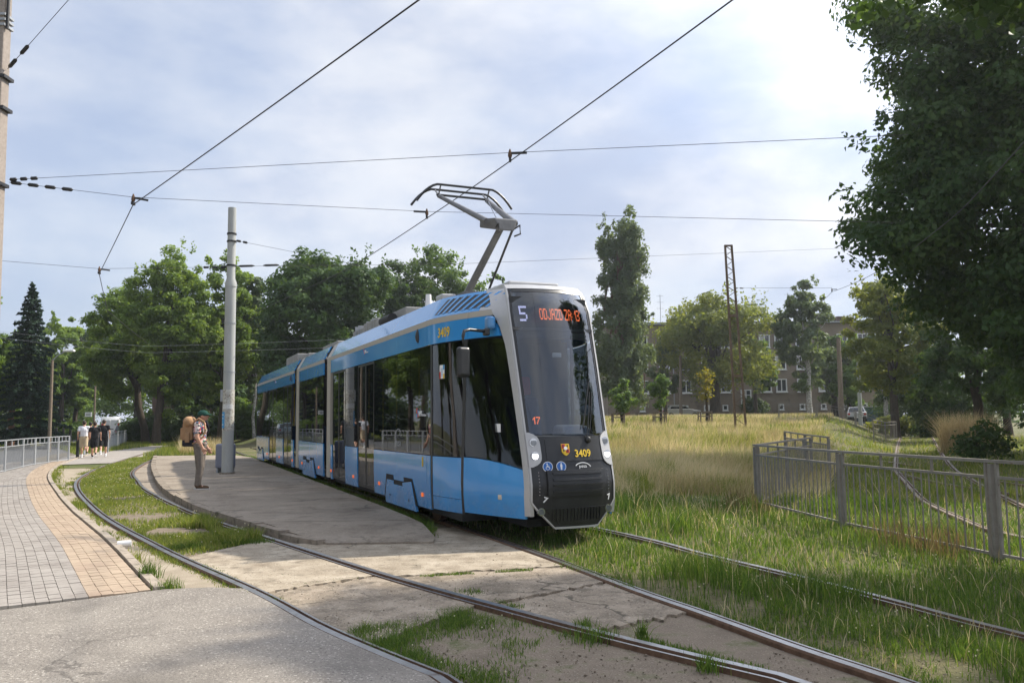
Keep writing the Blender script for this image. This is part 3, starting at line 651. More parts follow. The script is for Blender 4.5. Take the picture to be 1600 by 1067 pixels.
# --- saloon sections: panels, glazing, doors
def band(u0, u1):
    for sd in (-1, 1):
        patch('upper_band', M['blue'], u0, u1, WT, ST0, sd); patch('stripe', M['stripe'], u0, u1, ST0 + .002, ST1, sd, .001)
        patch('roof_band', M['blue'], u0, u1, ST1 + .002, RE, sd, 0, .03, 1, 6)
def window(u0, u1):
    for sd in (-1, 1): patch('window', M['glass'], u0 + .008, u1 - .008, SILL + .012, WT - .006, sd, -.006, .012)
def panel(u0, u1, sides=(-1, 1)):
    for sd in sides: patch('side_panel', M['blue'], u0 + .004, u1 - .004, ZB, SILL, sd)
def door(u0, u1):
    for i in range(2):
        a = u0 + (u1 - u0) * i / 2 + .01; b = a + (u1 - u0) / 2 - .02
        d = patch('door_leaf', M['glass'], a + .03, b - .03, .40, WT - .05, -1, -.012, .012)
        mb = MB()
        for q0, q1, z0, z1 in ((a, a + .032, .34, WT - .01), (b - .032, b, .34, WT - .01), (a + .03, b - .03, .34, .40), (a + .03, b - .03, WT - .05, WT - .01)): patch('', None, q0, q1, z0, z1, -1, -.006, .03, mb=mb)
        mb.build('door_frame', M['tblack'], d)
    window(u0, u1) if False else patch('window', M['glass'], u0 + .008, u1 - .008, SILL + .012, WT - .006, 1, -.006, .012)
    panel(u0, u1, (1,))
def marker(u, z=.5):
    MB().box(u - .035, u + .035, -1.2 - .012, -1.19, z - .03, z + .03).build('marker_lamp', M['orange'], tram, bevel=.006)
def fairing(uc_, w=.95):
    k = lambda pts: [(uc_ + a * w / .95, z) for a, z in pts]
    for sd in (-1, 1):
        MBk = plate(k([(-1.03, .30), (-.92, .705), (-.47, .705), (-.47, .63), (.18, .63), (.18, .705), (.66, .705), (.93, .30)]), sd * 1.19, sd * 1.206)
        MBk.build('fairing_gap', M['rubber'], tram)
        MBk = plate(k([(-.90, .215), (-.94, .33), (-.85, .615), (-.43, .615), (-.43, .555), (.14, .555), (.14, .615), (.62, .655), (.905, .215)]), sd * 1.17, sd * 1.216)
        MBk.build('bogie_fairing', M['blue'], tram, bevel=.006)
    for du in (-.62, .52):
        MB().cyl((uc_ + du, -1.218, .36), (uc_ + du, -1.222, .36), .022, 10).build('latch', M['tblack'], tram)
    for du in (-.72, .72):
        for sd in (-1, 1):
            MB().cyl((uc_ + du, sd * .70, .33), (uc_ + du, sd * .82, .33), .30, 24).build('wheel', M['rust'], tram, 40)
    MB().box(uc_ - 1.0, uc_ + 1.0, -.66, .66, .18, .42).build('bogie', M['rubber'], tram)

# front section
band(-9.15, -6.2); band(-6.194, -3.42); band(-3.414, -1.745)
door(-8.95, -7.56); panel(-9.15, -8.96); window(-7.55, -6.39); panel(-7.55, -6.39); door(-6.38, -5.03)
for a, b in ((-5.02, -4.05), (-4.05, -2.63), (-2.63, -1.58)): window(a, b)
panel(-5.02, -3.42); panel(-3.42, -1.76); panel(-1.755, -1.58); fairing(-3.17)
for u in (-9.05, -6.75, -4.62, -1.98): marker(u)
# middle section
band(-13.7, -12.3); band(-12.294, -10.05)
for a, b in ((-13.7, -12.75), (-12.75, -11.2), (-11.2, -10.05)): window(a, b)
panel(-13.7, -11.9); panel(-11.9, -10.05); fairing(-11.95); marker(-13.1); marker(-10.6)
# rear section
band(-23.85, -18.5); band(-18.494, -14.7)
for a, b in ((-24.02, -22.2), (-22.2, -20.3), (-18.4, -16.8)): window(a, b)
door(-20.3, -18.42); door(-16.8, -15.12); panel(-24.02, -20.3); panel(-18.4, -16.8); panel(-15.1, -14.7); fairing(-22.6)
for u in (-14.85, -17.6, -20.7): marker(u)
for u0, u1 in ((-10.05, -9.62), (-14.7, -14.22)):
    mb = MB(); n_ = 7
    for i in range(n_ * 2):
        a = u0 + (u1 - u0) * i / (n_ * 2); b = u0 + (u1 - u0) * (i + 1) / (n_ * 2); w = 1.12 if i % 2 else 1.05
        plate([(a, .34), (b, .34), (b, 3.30 if i % 2 else 3.25), (a, 3.30 if i % 2 else 3.25)], -w, w, mb)
    mb.build('gangway_bellows', M['bellows'], tram)
    a, b = u1, u1 + .44
    for sd in (-1, 1): 
        mb = plate([(a, .33), (b - .02, .33), (b - .02, ST1), (a, ST1)], sd * 1.10, sd * 1.197); mb.build('portal_frame', M['stripe'], tram)
        mb = MB(); mb.add([(a, sd * 1.197, ST1), (b - .02, sd * 1.197, ST1), (b - .02, sd * 1.02, RE), (a, sd * 1.02, RE), (a, sd * 1.10, ST1), (b - .02, sd * 1.10, ST1), (b - .02, sd * .95, RE - .04), (a, sd * .95, RE - .04)],
                              [(0, 1, 2, 3), (7, 6, 5, 4), (0, 3, 7, 4), (1, 5, 6, 2), (3, 2, 6, 7), (0, 4, 5, 1)])
        mb.build('portal_frame', M['stripe'], tram)
for u0, u1 in ((-9.18, -1.74), (-13.72, -10.05), (-23.86, -14.7)):
    V = []; nv = 8
    for u in (u0, u1):
        V += [(u, (-1 + 2 * j / nv) * 1.024, RE - .002 + .05 * (1 - (-1 + 2 * j / nv) ** 2)) for j in range(nv + 1)]
    MB().add(V, [(j, nv + 1 + j, nv + 2 + j, j + 1) for j in range(nv)]).build('roof', M['roofgrey'], tram, 60)
    MB().box(u0, u1 + (1.2 if u1 > -2 else 0), -1.08, 1.08, .24, .335).build('underframe', M['rubber'], tram)
    MB().box(u0, u1, -1.14, 1.14, .34, .36).build('floor', M['inner'], tram)
    MB().box(u0, u1, -1.1, 1.1, 2.86, 2.9).build('ceiling', M['inner'], tram)
MB().box(-1.6, .45, -.55, .55, .24, .335).build('underframe', M['rubber'], tram)
MB().box(-1.66, -1.62, -1.15, 1.15, .36, 2.86).build('bulkhead', M['inner'], tram)
MB().box(-1.6, .2, -.6, .6, 2.82, 2.86).build('ceiling', M['inner'], tram)
MB().box(-1.6, .55, -.56, .56, .70, .74).build('floor', M['inner'], tram)
sp = MB().box(-.24, .24, -.22, .22, .78, .88).box(-.26, -.16, -.22, .22, .86, 1.5).build('passenger_seat', M['seat'], tram, bevel=.03)
sp.location = (-2.6, -.75, 0)
for i, (u, y) in enumerate([(u, y) for u in (-3.4, -4.3, -7.0, -10.8, -12.0, -13.0, -17.4, -21.2, -22.2) for y in (-.75, .75)] + [(-2.6, .75)]):
    c = sp.copy(); COL.objects.link(c); c.location = (u, y, 0)
for u in (-2.1, -4.9, -6.5, -7.6, -8.9, -11.4, -12.8, -15.3, -16.7, -18.6, -20.1):
    MB().cyl((u, -.35, .36), (u, -.35, 2.86), .018, 8).build('handrail', M['yellow'], tram)
# driver's cab: dashboard, seat, instrument hood
mb = plate([(.05, .9), (.62, .95), (.60, 1.36), (.38, 1.42), (.10, 1.22)], -.5, .5); mb.build('dashboard', M['dash'], tram, bevel=.03)
mb = plate([(.0, 1.28), (.42, 1.40), (.38, 1.52), (.10, 1.55)], .02, .44); mb.build('instrument_hood', M['dashlight'], tram, bevel=.04)
mb = plate([(-.75, .75), (-.25, .75), (-.25, 1.15), (-.62, 1.18), (-.80, 1.95), (-.92, 1.95)], -.28, .24); mb.build('driver_seat', M['seat'], tram, bevel=.05)
mb = plate([(-.80, 1.98), (-.90, 1.98), (-.92, 2.24), (-.84, 2.26)], -.12, .12); mb.build('headrest', M['red'], tram, bevel=.03)
MB().box(.22, .24, -.04, .10, 2.46, 2.52).build('cab_lamp', M['white'], tram, bevel=.01)
MB().box(-.05, .06, -.58, .58, 2.78, 3.30).build('display_box', M['tblack'], tram)
# notice paper on the cab side window
MB().add([(0.0, 0, 0), (.15, .02, .0), (.15, .02, .11), (0, 0, .11)], [(0, 1, 2, 3)]).build('paper_notice', M['white'], tram).location = (.0, -.80, 1.46)

# destination display: dot-matrix letters
G = {'O': '01110 10001 10001 10001 10001 10001 01110', 'D': '11110 10001 10001 10001 10001 10001 11110', 'J': '00001 00001 00001 00001 00001 10001 01110',
     'A': '01110 10001 10001 11111 10001 10001 10001', 'Z': '11111 00001 00010 00100 01000 10000 11111', ':': '0 0 1 0 1 0 0', '1': '001 011 101 001 001 001 001',
     '3': '11110 00001 00001 01110 00001 00001 11110', "'": '1 1 0 0 0 0 0', ' ': '00 00 00 00 00 00 00', '5': '11111 10000 10000 11110 00001 00001 11110', '7': '11111 00001 00010 00100 00100 01000 01000'}
def led(name, s_, q0, z0, pw, ph, m_, off, fat=.92):
    """dot-matrix letters laid on the windscreen surface (behind the glass)"""
    V = []; F_ = []; x = 0
    for ch in s_:
        rows = G[ch].split()
        for r, row in enumerate(rows):
            for c_, b in enumerate(row):
                if b == '1':
                    ya = q0 + (x + c_) * pw; za = z0 + (6 - r) * ph; n_ = len(V)
                    for dy, dz in ((0, 0), (fat, 0), (fat, fat), (0, fat)):
                        yy = ya + dy * pw; zz = za + dz * ph; V.append((uf(zz) - BUL * (yy / yc(zz)) ** 2 + off, yy, zz))
                    F_.append((n_, n_ + 1, n_ + 2, n_ + 3))
        x += len(rows[0]) + 1
    return MB().add(V, F_).build(name, m_, tram)
dsp = led('destination_text', "ODJAZD ZA: 13'", -.20, 2.975, .0098, .0228, M['ledo'], -.030)
tag(dsp, 'orange dot-matrix departure text')
led('line_number', '5', -.475, 2.95, .0205, .031, M['ledw'], -.030)
led('run_number', '17', -.475, 1.56, .0105, .0135, M['ledo'], -.030, 1.0)

# lettering, crest and pictograms on the front
text('fleet_number', '3409', .135, M['yellow'], face_fr(.20, 1.175, .018), tram, .92, bold=.002)
cb = plate([(-.055, .075), (.055, .075), (.055, -.03), (.03, -.065), (0, -.08), (-.03, -.065), (-.055, -.03)], 0, .006)
fr_ = face_fr(-.20, 1.23, .016) @ Matrix(((1, 0, 0, 0), (0, 0, 1, 0), (0, 1, 0, 0), (0, 0, 0, 1)))
cre = cb.build('city_crest', M['yellow'], tram); cre.matrix_local = fr_
for (a, b, c_, d_, mm) in ((-.05, -.004, .01, .07, 'red'), (.004, .05, .01, .07, 'yellow'), (-.05, -.004, -.045, .004, 'yellow'), (.004, .05, -.045, .004, 'red')):
    MB().box(a, b, .006, .010, c_, d_).build('crest_quarter', M[mm], cre)
MB().cyl((0, .009, .015), (0, .014, .015), .024, 14).build('crest_centre', M['white'], cre)
for a, b in ((-.03, .045), (.028, .045), (-.028, -.015), (.026, -.02)): MB().box(a - .008, a + .008, .009, .013, b - .015, b + .015).build('crest_charge', M['ink'], cre)
for q, kind in ((-.63, 'chair'), (-.345, 'person')):
    fm = face_fr(q, 1.02, .014)
    r_ = MB().cyl((0, 0, 0), (0, 0, .004), .066, 24).build('pictogram_sign', M['white'], tram); r_.matrix_local = fm
    MB().cyl((0, 0, .003), (0, 0, .007), .058, 24).build('disc', M['signblue'], r_)
    mb = MB()
    if kind == 'chair':
        mb.cyl((-.008, .036, .006), (-.008, .036, .010), .009, 8); mb.bar((-.008, .024, .008), (-.004, -.004, .008), .010, .004); mb.bar((-.004, -.004, .008), (.020, -.004, .008), .009, .004)
        mb.bar((.018, -.004, .008), (.026, -.028, .008), .008, .004); mb.bar((.0, .012, .008), (.018, .012, .008), .006, .004)
        for k in range(10):
            a0, a1 = math.radians(110 + k * 26), math.radians(136 + k * 26); mb.bar((.0 + .024 * math.cos(a0), -.016 + .024 * math.sin(a0), .008), (.024 * math.cos(a1), -.016 + .024 * math.sin(a1), .008), .006, .004)
    else:
        mb.cyl((0, .036, .006), (0, .036, .010), .009, 8); mb.box(-.013, .013, -.008, .026, .006, .010); mb.box(-.010, .010, -.042, -.008, .006, .010)
    mb.build('pictogram', M['white'], r_)
fm = face_fr(.16, 1.015, .014)
lg = text('maker_logo', 'pesa', .06, M['white'], fm, tram, 1.1)
mb = MB()
for k in range(9):
    a0, a1 = math.radians(150 - k * 15), math.radians(135 - k * 15); mb.bar((.11 * math.cos(a0), -.028 + .075 * math.sin(a0), 0), (.11 * math.cos(a1), -.028 + .075 * math.sin(a1), 0), .010, .003)
mb.build('logo_arc', M['white'], lg)
for q in (-.72, .80):
    text('towing_mark', '7', .10, M['white'], face_fr(q, .605, .014) @ Matrix.Rotation(math.radians(-18 if q < 0 else 12), 4, 'Z'), tram, 1.1, bold=.003)
# lettering on the side
text('fleet_number', '3409', .20, M['yellow'], side_fr(-1.13, 2.90), tram, .82, bold=.003)
def mpk(u, z, s, word='Wroclaw'):
    fr2 = side_fr(u, z, .006); o = MB().box(-.14 * s, -.07 * s, -.07 * s, 0, 0, .003).box(-.06 * s, .0, .01 * s, .08 * s, 0, .003).build('operator_logo', M['cyan'], tram); o.matrix_local = fr2
    MB().box(-.135 * s, -.07 * s, .01 * s, .12 * s, .0005, .004).box(-.06 * s, 0, -.07 * s, 0, .0005, .004).build('logo_square', M['red'], o)
    text('logo_text', 'MPK', .15 * s, M['white'], Matrix.Translation((.13 * s, .0, .002)), o, .85, bold=.003)
    text('logo_text', word, .075 * s, M['white'], Matrix.Translation((.40 * s, -.03 * s, .002)), o, .95)
mpk(-2.15, 1.73, .75); mpk(-5.75, 2.98, .55); mpk(-18.7, 2.98, .5)
t_ = text('maker_logo', 'pesa', .17, M['galv'], side_fr(-3.32, 1.26, .004), tram, 1.0)
mb = MB()
for k in range(8):
    a0, a1 = math.radians(180 - k * 20), math.radians(160 - k * 20)
    if a1 > .3: mb.bar((-.0 + .2 * math.cos(a0), .06 + .17 * math.sin(a0), 0), (.2 * math.cos(a1), .06 + .17 * math.sin(a1), 0), .012, .002)
mb.build('logo_arc', M['galv'], t_)
# notice on the cab door glass, grab rail, card reader
st = MB().box(-.07, .07, -.10, .10, 0, .004).build('door_notice', M['white'], tram); st.matrix_local = side_fr(-1.17, 2.33, -.002)
MB().box(-.07, -.035, -.10, -.0, .003, .006).build('notice_patch', M['red'], st); MB().box(.03, .07, .03, .10, .003, .006).build('notice_patch', M['cyan'], st); MB().box(.035, .07, -.10, -.03, .003, .006).build('notice_patch', M['yellow'], st)
for k in range(5): MB().box(-.02, .02, -.06 + k * .025, -.05 + k * .025, .003, .006).build('notice_line', M['cyan'], st)
MB().box(-1.96, -1.93, -1.212, -1.2, .93, 1.07).build('grab_handle', M['yellow'], tram)
MB().box(.0, .10, -.035, 0, 0, .09).build('filler_flap', M['chrome'], tram, bevel=.015).matrix_local = side_fr(.12, .66, .0) @ Matrix.Rotation(math.radians(90), 4, 'X')
# side camera blister
for u in (-2.18, -15.2):
    MB().tube([(-.02, 0, .13), (-.01, 0, .08), (0, 0, 0), (.01, 0, -.06), (.015, 0, -.09)], [.012, .036, .05, .038, .010], 12).build('camera_blister', M['tblack'], tram, 80).location = (u, -1.2, 2.93)
# mirror on its arm
mr = empty('wing_mirror', parent=tram)
MB().box(-.08, .08, -.06, .06, -.09, .09).build('mirror_mount', M['blue'], mr, bevel=.04, seg=3).location = (-.10, -.815, 2.94)
MB().box(-.05, .05, -.06, .02, -.06, .04).build('mirror_bracket', M['tblack'], mr, bevel=.02).location = (-.08, -.86, 2.82)
MB().tube([(-.08, -.88, 2.82), (.07, -1.18, 2.82), (.14, -1.28, 2.79), (.15, -1.30, 2.72), (.15, -1.30, 2.58)], .022, 10).build('mirror_arm', M['tblack'], mr, 60)
mh = MB().box(-.045, .045, -.095, .095, -.20, .20).build('mirror_housing', M['tblack'], mr, bevel=.05, seg=4); mh.location = (.15, -1.30, 2.38); mh.rotation_euler = (0, 0, math.radians(12))
# windscreen wipers
mb = MB()
for q0, z0, q1, z1 in ((.36, 1.36, .60, 1.98), (.42, 1.36, .66, 1.97)):
    mb.tube([face(q0, z0, .03), face((q0 + q1) / 2, (z0 + z1) / 2, .05), face(q1, z1, .035)], .008, 6)
mb.tube([face(.30, 1.50, .03), face(.62, 2.12, .035)], .011, 6); mb.ball(face(.39, 1.35, .02), .045)
mb.build('wiper', M['tblack'], tram)
mb = MB().ball((0, 0, 0), .03, .10, .06); o = mb.build('inside_mirror', M['dashlight'], tram); o.location = (.38, .38, 1.75)

# --- roof equipment
def rbox(u0, u1, y0, y1, z0, z1, m_='roofgrey', nm='roof_unit'): return MB().box(u0, u1, y0, y1, z0, z1).build(nm, M[m_], tram, bevel=.025)
for a in ((-9.0, -7.9, -.72, .72, 3.5, 3.72), (-7.8, -6.6, -.75, .75, 3.5, 3.78), (-6.4, -5.3, -.5, .62, 3.5, 3.86), (-12.9, -10.9, -.7, .7, 3.5, 3.70), (-19.6, -17.2, -.72, .72, 3.5, 3.86), (-17.0, -15.2, -.7, .7, 3.5, 3.72)): rbox(*a)
for u in (-8.6, -8.3, -7.5, -7.1, -6.9):
    MB().box(u, u + .02, -.756, .756, 3.52, 3.80).build('unit_rib', M['galv'], tram)
MB().cyl((-6.35, -.68, 3.66), (-5.6, -.68, 3.66), .10, 14).build('air_reservoir', M['bellows'], tram, 40)
MB().tube([(-6.6, -.7, 3.5), (-6.5, -.7, 3.72), (-6.3, -.72, 3.5)], .02, 6).build('hose', M['chrome'], tram)
rbox(-4.7, -2.5, -.55, .55, 3.60, 3.66, 'roofgrey', 'pantograph_platform')
for u in (-4.5, -2.7):
    for y in (-.45, .45): MB().cyl((u, y, 3.48), (u, y, 3.61), .05, 10).build('insulator', M['rust'], tram)
MB().cyl((-4.3, -.35, 3.64), (-4.3, -.35, 3.96), .07, 12, r2=.05).build('antenna', M['white'], tram, 40)
rbox(-3.05, -2.72, -.62, -.36, 3.60, 3.74, 'silver', 'antenna_box')
rbox(-1.5, -.4, -.4, .4, 3.49, 3.60, 'silver', 'air_conditioner')
# --- pantograph: single arm, raised to the contact wire
pn = empty('pantograph', parent=tram); pn.location = (0, 0, 0)
BZ, KN, HD = (-3.42, 0, 3.70), (-1.62, 0, 4.66), (-3.40, 0, 5.70)
mb = MB()
for y in (-.32, .32): mb.bar((-3.9, y, 3.70), (-2.3, y, 3.70), .07, .07)
for u in (-3.85, -3.1, -2.35): mb.bar((u, -.32, 3.70), (u, .32, 3.70), .07, .07)
mb.build('base_frame', M['panto'], pn)
MB().tube([BZ, KN], [.068, .055], 12).build('lower_arm', M['panto'], pn, 60)
MB().tube([(-2.55, .12, 3.72), (-1.40, .12, 4.62)], .02, 8).build('control_rod', M['tblack'], pn, 60)
mb = MB(); mb.add([(KN[0] - .18, -.30, KN[2] + .02), (KN[0] + .25, -.12, KN[2] - .10), (KN[0] + .25, .12, KN[2] - .10), (KN[0] - .18, .30, KN[2] + .02), (KN[0] - .16, -.30, KN[2] + .16), (KN[0] + .22, -.2, KN[2] + .10), (KN[0] + .22, .2, KN[2] + .10), (KN[0] - .16, .30, KN[2] + .16)],
                   [(0, 3, 2, 1), (4, 5, 6, 7), (0, 1, 5, 4), (1, 2, 6, 5), (2, 3, 7, 6), (3, 0, 4, 7)]); mb.build('knee_joint', M['panto'], pn, bevel=.02)
MB().tube([(KN[0], -.24, KN[2] + .09), (HD[0] + .05, -.46, HD[2] - .12)], [.05, .035], 10).build('upper_arm', M['panto'], pn, 60)
MB().tube([(KN[0], .24, KN[2] + .09), (HD[0] + .05, .46, HD[2] - .12)], [.06, .042], 10).build('upper_arm', M['panto'], pn, 60)
MB().tube([(KN[0] - .1, 0, KN[2] + .12), (HD[0] + .1, .44, HD[2] - .1)], .010, 6).build('tension_rod', M['chrome'], pn)
MB().tube([(HD[0] + .05, -.50, HD[2] - .10), (HD[0] + .05, .50, HD[2] - .10)], .022, 8).build('head_bar', M['tblack'], pn, 60)
for du in (-.17, .17):
    pts = []
    for y in np.linspace(-.90, .90, 25):
        e = max(0, abs(y) - .52); pts.append((HD[0] + du, y * (1.0), HD[2] + .055 - 1.6 * e * e - .25 * e))
    MB().tube(pts, .022, 8).build('contact_strip', M['tblack'], pn, 60)
    for y in (-.46, .46): MB().bar((HD[0] + du, y, HD[2] + .05), (HD[0] + .05, y, HD[2] - .10), .02).build('strip_spring', M['panto'], pn)
for s_ in (-1, 1):
    MB().tube([(KN[0] + .18, s_ * .16, KN[2] - .04), (KN[0] + .34, s_ * .18, KN[2] - .02), (KN[0] + .36, s_ * .18, KN[2] - .16), (KN[0] + .18, s_ * .16, KN[2] - .16)], .014, 6).build('shunt_cable', M['tblack'], pn, 60)
# ------------------------------------------------------------------ poles and overhead line
M['sticker_w'] = noisy('torn_paper', [(.3, (.5, .5, .5)), (.7, (.7, .7, .68))], 20, 5, .8)
M['pole_grime'] = noisy('pole_grime', [(.35, (.40, .38, .33)), (.6, (.55, .55, .50))], 9, 9, .7, second=[(16, (.17, .12, .08), .5, .68)])
PX, PY = g(355, 741, .13)
pole = thing('tram_pole', 'pale grey tubular steel mast with torn stickers on the platform', 'pole', (PX, PY, .145))
MB().cyl((0, 0, 0), (0, 0, 5.55), .165, 24, r2=.155).build('lower_shaft', M['white_metal'], pole, 40)
MB().tube([(0, 0, 5.5), (0, 0, 5.62), (0, 0, 5.75), (0, 0, 7.9)], [.168, .168, .125, .118], 24).build('upper_shaft', M['white_metal'], pole, 40)
MB().cyl((0, 0, .0), (0, 0, .05), .22, 20).build('base_collar', M['kerb_old'], pole, 40)
MB().cyl((0, 0, 1.25), (0, 0, 2.45), .1675, 24, r2=.166).build('grime_band', M['pole_grime'], pole, 40)
for z in (2.95, 4.4): MB().cyl((0, 0, z), (0, 0, z + .03), .168, 24).build('weld_ring', M['galv'], pole, 40)
def arcplate(r, z0, z1, a0, a1, n_=8):
    V = [(r * math.cos(math.radians(a0 + (a1 - a0) * i / n_)), r * math.sin(math.radians(a0 + (a1 - a0) * i / n_)), z) for z in (z0, z1) for i in range(n_ + 1)]
    return MB().add(V, [(i, i + 1, n_ + 2 + i, n_ + 1 + i) for i in range(n_)])
arcplate(.172, 1.33, 1.80, 205, 252).build('blue_poster', M['cyan'], pole)
for z, w in ((1.70, .03), (1.60, .02), (1.42, .02)): arcplate(.1735, z, z + w, 209, 238).build('poster_line', M['white'], pole)
arcplate(.171, 1.88, 2.02, 225, 335).build('torn_paper', M['sticker_w'], pole)
MB().box(-.24, -.16, -.03, .03, 2.1, 2.45).build('junction_box', M['galv'], pole, bevel=.01)
for z in (6.85, 7.08, 6.12):
    MB().cyl((0, 0, z), (0, 0, z + .05), .14, 20).build('clamp_band', M['black_metal'], pole, 40)
bx_, by_ = -8.67, PY + .75
bn = thing('litter_bin', 'grey rounded litter bin on short legs behind the platform mast', 'bin', (bx_, by_, .145))
MB().box(-.26, .26, -.18, .18, .12, .86).build('bin_body', mat('bin_grey', (.20, .21, .27), .55), bn, bevel=.07, seg=4)
for a in (-.2, .2): MB().box(a - .025, a + .025, -.15, .15, 0, .13).build('leg', M['galv'], bn)

lp_ = at(8, 283, 14.9)
cp = thing('concrete_pole', 'tall concrete overhead-line pole at the left edge of the picture', 'pole', (lp_.x - .20, 14.9, 0))
MB().add([(-.16, -.16, 0), (.16, -.16, 0), (.16, .16, 0), (-.16, .16, 0), (-.11, -.11, 11), (.11, -.11, 11), (.11, .11, 11), (-.11, .11, 11)],
         [(0, 3, 2, 1), (4, 5, 6, 7), (0, 1, 5, 4), (1, 2, 6, 5), (2, 3, 7, 6), (3, 0, 4, 7)]).build('shaft', M['concrete_pole'], cp, bevel=.025)
for z in (9.05, 9.15, 9.25): MB().box(-.145, .145, -.145, .145, z, z + .045).build('steel_band', M['galv'], cp)
MB().cyl((.16, -.08, 9.0), (.16, -.08, 9.6), .03, 8).build('bracket', M['black_metal'], cp)
for z in (6.02, 7.45, 8.05): MB().box(-.15, .19, -.15, .15, z, z + .06).build('clamp', M['black_metal'], cp)

def wire(name, label, cat, pts, r, sag=0.0, group=None, m_='wire'):
    t = thing(name, label, cat, group=group); P_ = []
    for a, b in zip(pts[:-1], pts[1:]):
        a = Vector(a); b = Vector(b)
        for k in range(12):
            s_ = k / 12; p = a.lerp(b, s_); p.z -= sag * 4 * s_ * (1 - s_); P_.append(p)
    P_.append(Vector(pts[-1])); MB().tube(P_, r, 6).build('cable', M[m_], t, 80)
    return t
def w3(px, py, z): x, y = g(px, py, z); return Vector((x, y, z))
ZW = 5.80
c1 = [Vector((5.2, 1.0, ZW)), w3(1145, 0, ZW), w3(797, 252, ZW), w3(667, 341, ZW), w3(550, 417, ZW), Vector((-9.6, 31, ZW)), Vector((-16, 46, ZW))]
wire('contact_wire', 'black contact wire running over the blue tram above its pantograph', 'overhead wire', c1, .009, .01)
ZV = 5.62
c2 = [Vector((2.2, 2.2, ZV)), w3(655, 0, ZV), w3(208, 320, ZV), w3(155, 428, ZV), Vector((-14.3, 29, ZV)), Vector((-18.5, 42, ZV))]
wire('contact_wire', 'black contact wire following the curved loop track at left', 'overhead wire', c2, .009, .01)
def hanger(t, p, d):
    """span-wire hanger: arm, bell insulator and clamp; p = clamp on the contact wire, d = span direction"""
    p = Vector(p); d = Vector(d).normalized()
    h = MB().bar(p + Vector((0, 0, .13)) - d * .28, p + Vector((0, 0, .13)), .03, .035).build('hanger_arm', M['black_metal'], t)
    MB().tube([p + Vector((0, 0, .20)), p + Vector((0, 0, .13)), p + Vector((0, 0, .09)), p + Vector((0, 0, .05))], [.010, .032, .036, .022], 10).build('insulator', M['rust'], t, 50)
    MB().box(-.02, .02, -.05, .05, -.005, .05).build('clamp', M['black_metal'], t).location = p
def chain(t, a, b, n_=3):
    """insulators and turnbuckles between a and b"""
    a = Vector(a); b = Vector(b)
    for k in range(n_):
        p = a.lerp(b, (k + .1) / n_); q = a.lerp(b, (k + .75) / n_); MB().tube([p, p.lerp(q, .15), p.lerp(q, .85), q], [.012, .035, .035, .012], 8).build('insulator', M['black_metal'], t, 60)
up = Vector((0, 0, .14))
pa = at(14, 281, 14.9); hA = c1[2]; eA = at(1420, 211, 11.6)
t = wire('span_wire', 'thin span wire from the left pole over the tram front to right trees', 'span wire', [pa, hA + up, eA], .0045)
hanger(t, hA, pa - hA); chain(t, pa, pa.lerp(hA + up, .07))
pb = at(14, 285, 14.9); hB = c2[2]; hB2 = c1[3]; eB = at(1400, 348, 14.5)
t = wire('span_wire', 'thin span wire from the left pole past the loop wire hanger behind the pantograph', 'span wire', [pb, hB + up, hB2 + up, eB], .0045)
hanger(t, hB, pb - hB); hanger(t, hB2, hB2 - hB); chain(t, pb, pb.lerp(hB + up, .55), 4)
pc = at(-30, 405, 19.5); hC = c2[3]; qC = Vector((PX - .13, PY, 6.25))
t = wire('span_wire', 'thin span wire between the left frame edge and the platform mast', 'span wire', [pc, hC + up, qC], .005)
hanger(t, hC, pc - hC); chain(t, qC.lerp(hC, .0), qC.lerp(hC + up, .22), 3)
qD = Vector((PX + .13, PY, 7.05)); eD = at(560, 414, 21.0)
t = wire('span_wire', 'upper pull-off wire leaving the platform mast towards the tram wire', 'span wire', [qD, eD], .005); chain(t, qD, qD.lerp(eD, .12), 2)
qE = Vector((PX + .13, PY, 6.27)); eE = at(1340, 387, 40)
t = wire('span_wire', 'long span wire leaving the platform mast behind the tram to the right trees', 'span wire', [qE, at(700, 413, 30), eE], .006); chain(t, qE, qE.lerp(eE, .05), 2)
pu = at(12, 108, 14.9); t = wire('span_wire', 'guy wire rising steeply from the left pole out of the picture', 'span wire', [pu, at(125, -20, 13.5)], .006); chain(t, pu, pu.lerp(at(125, -20, 13.5), .35), 2)
MX = 42.6; hF = at(1300, 456, 44)
t = wire('span_wire', 'span wire from the lattice mast to the contact wire at right', 'span wire', [at(1146, 450, MX), hF + up * 1.5], .008)
hanger(t, hF, Vector((-1, 0, 0))); chain(t, at(1146, 450, MX), at(1164, 450.5, MX + .2), 2)
wire('contact_wire', 'contact wire coming out of the dark trees at right', 'overhead wire', [at(1285, 470, 52), hF, at(1345, 438, 36), at(1405, 405, 27), at(1500, 330, 17), at(1620, 200, 10)], .010, .02)
for dy, lab in ((0, 'upper of two thin cables crossing in front of the left trees'), (10, 'lower of two thin cables crossing in front of the left trees')):
    wire('telephone_cable', lab, 'cable', [at(-20, 515 + dy, 42), at(230, 541 + dy, 44), at(660, 524 + dy * 1.3, 48)], .006, .06, m_='galv')

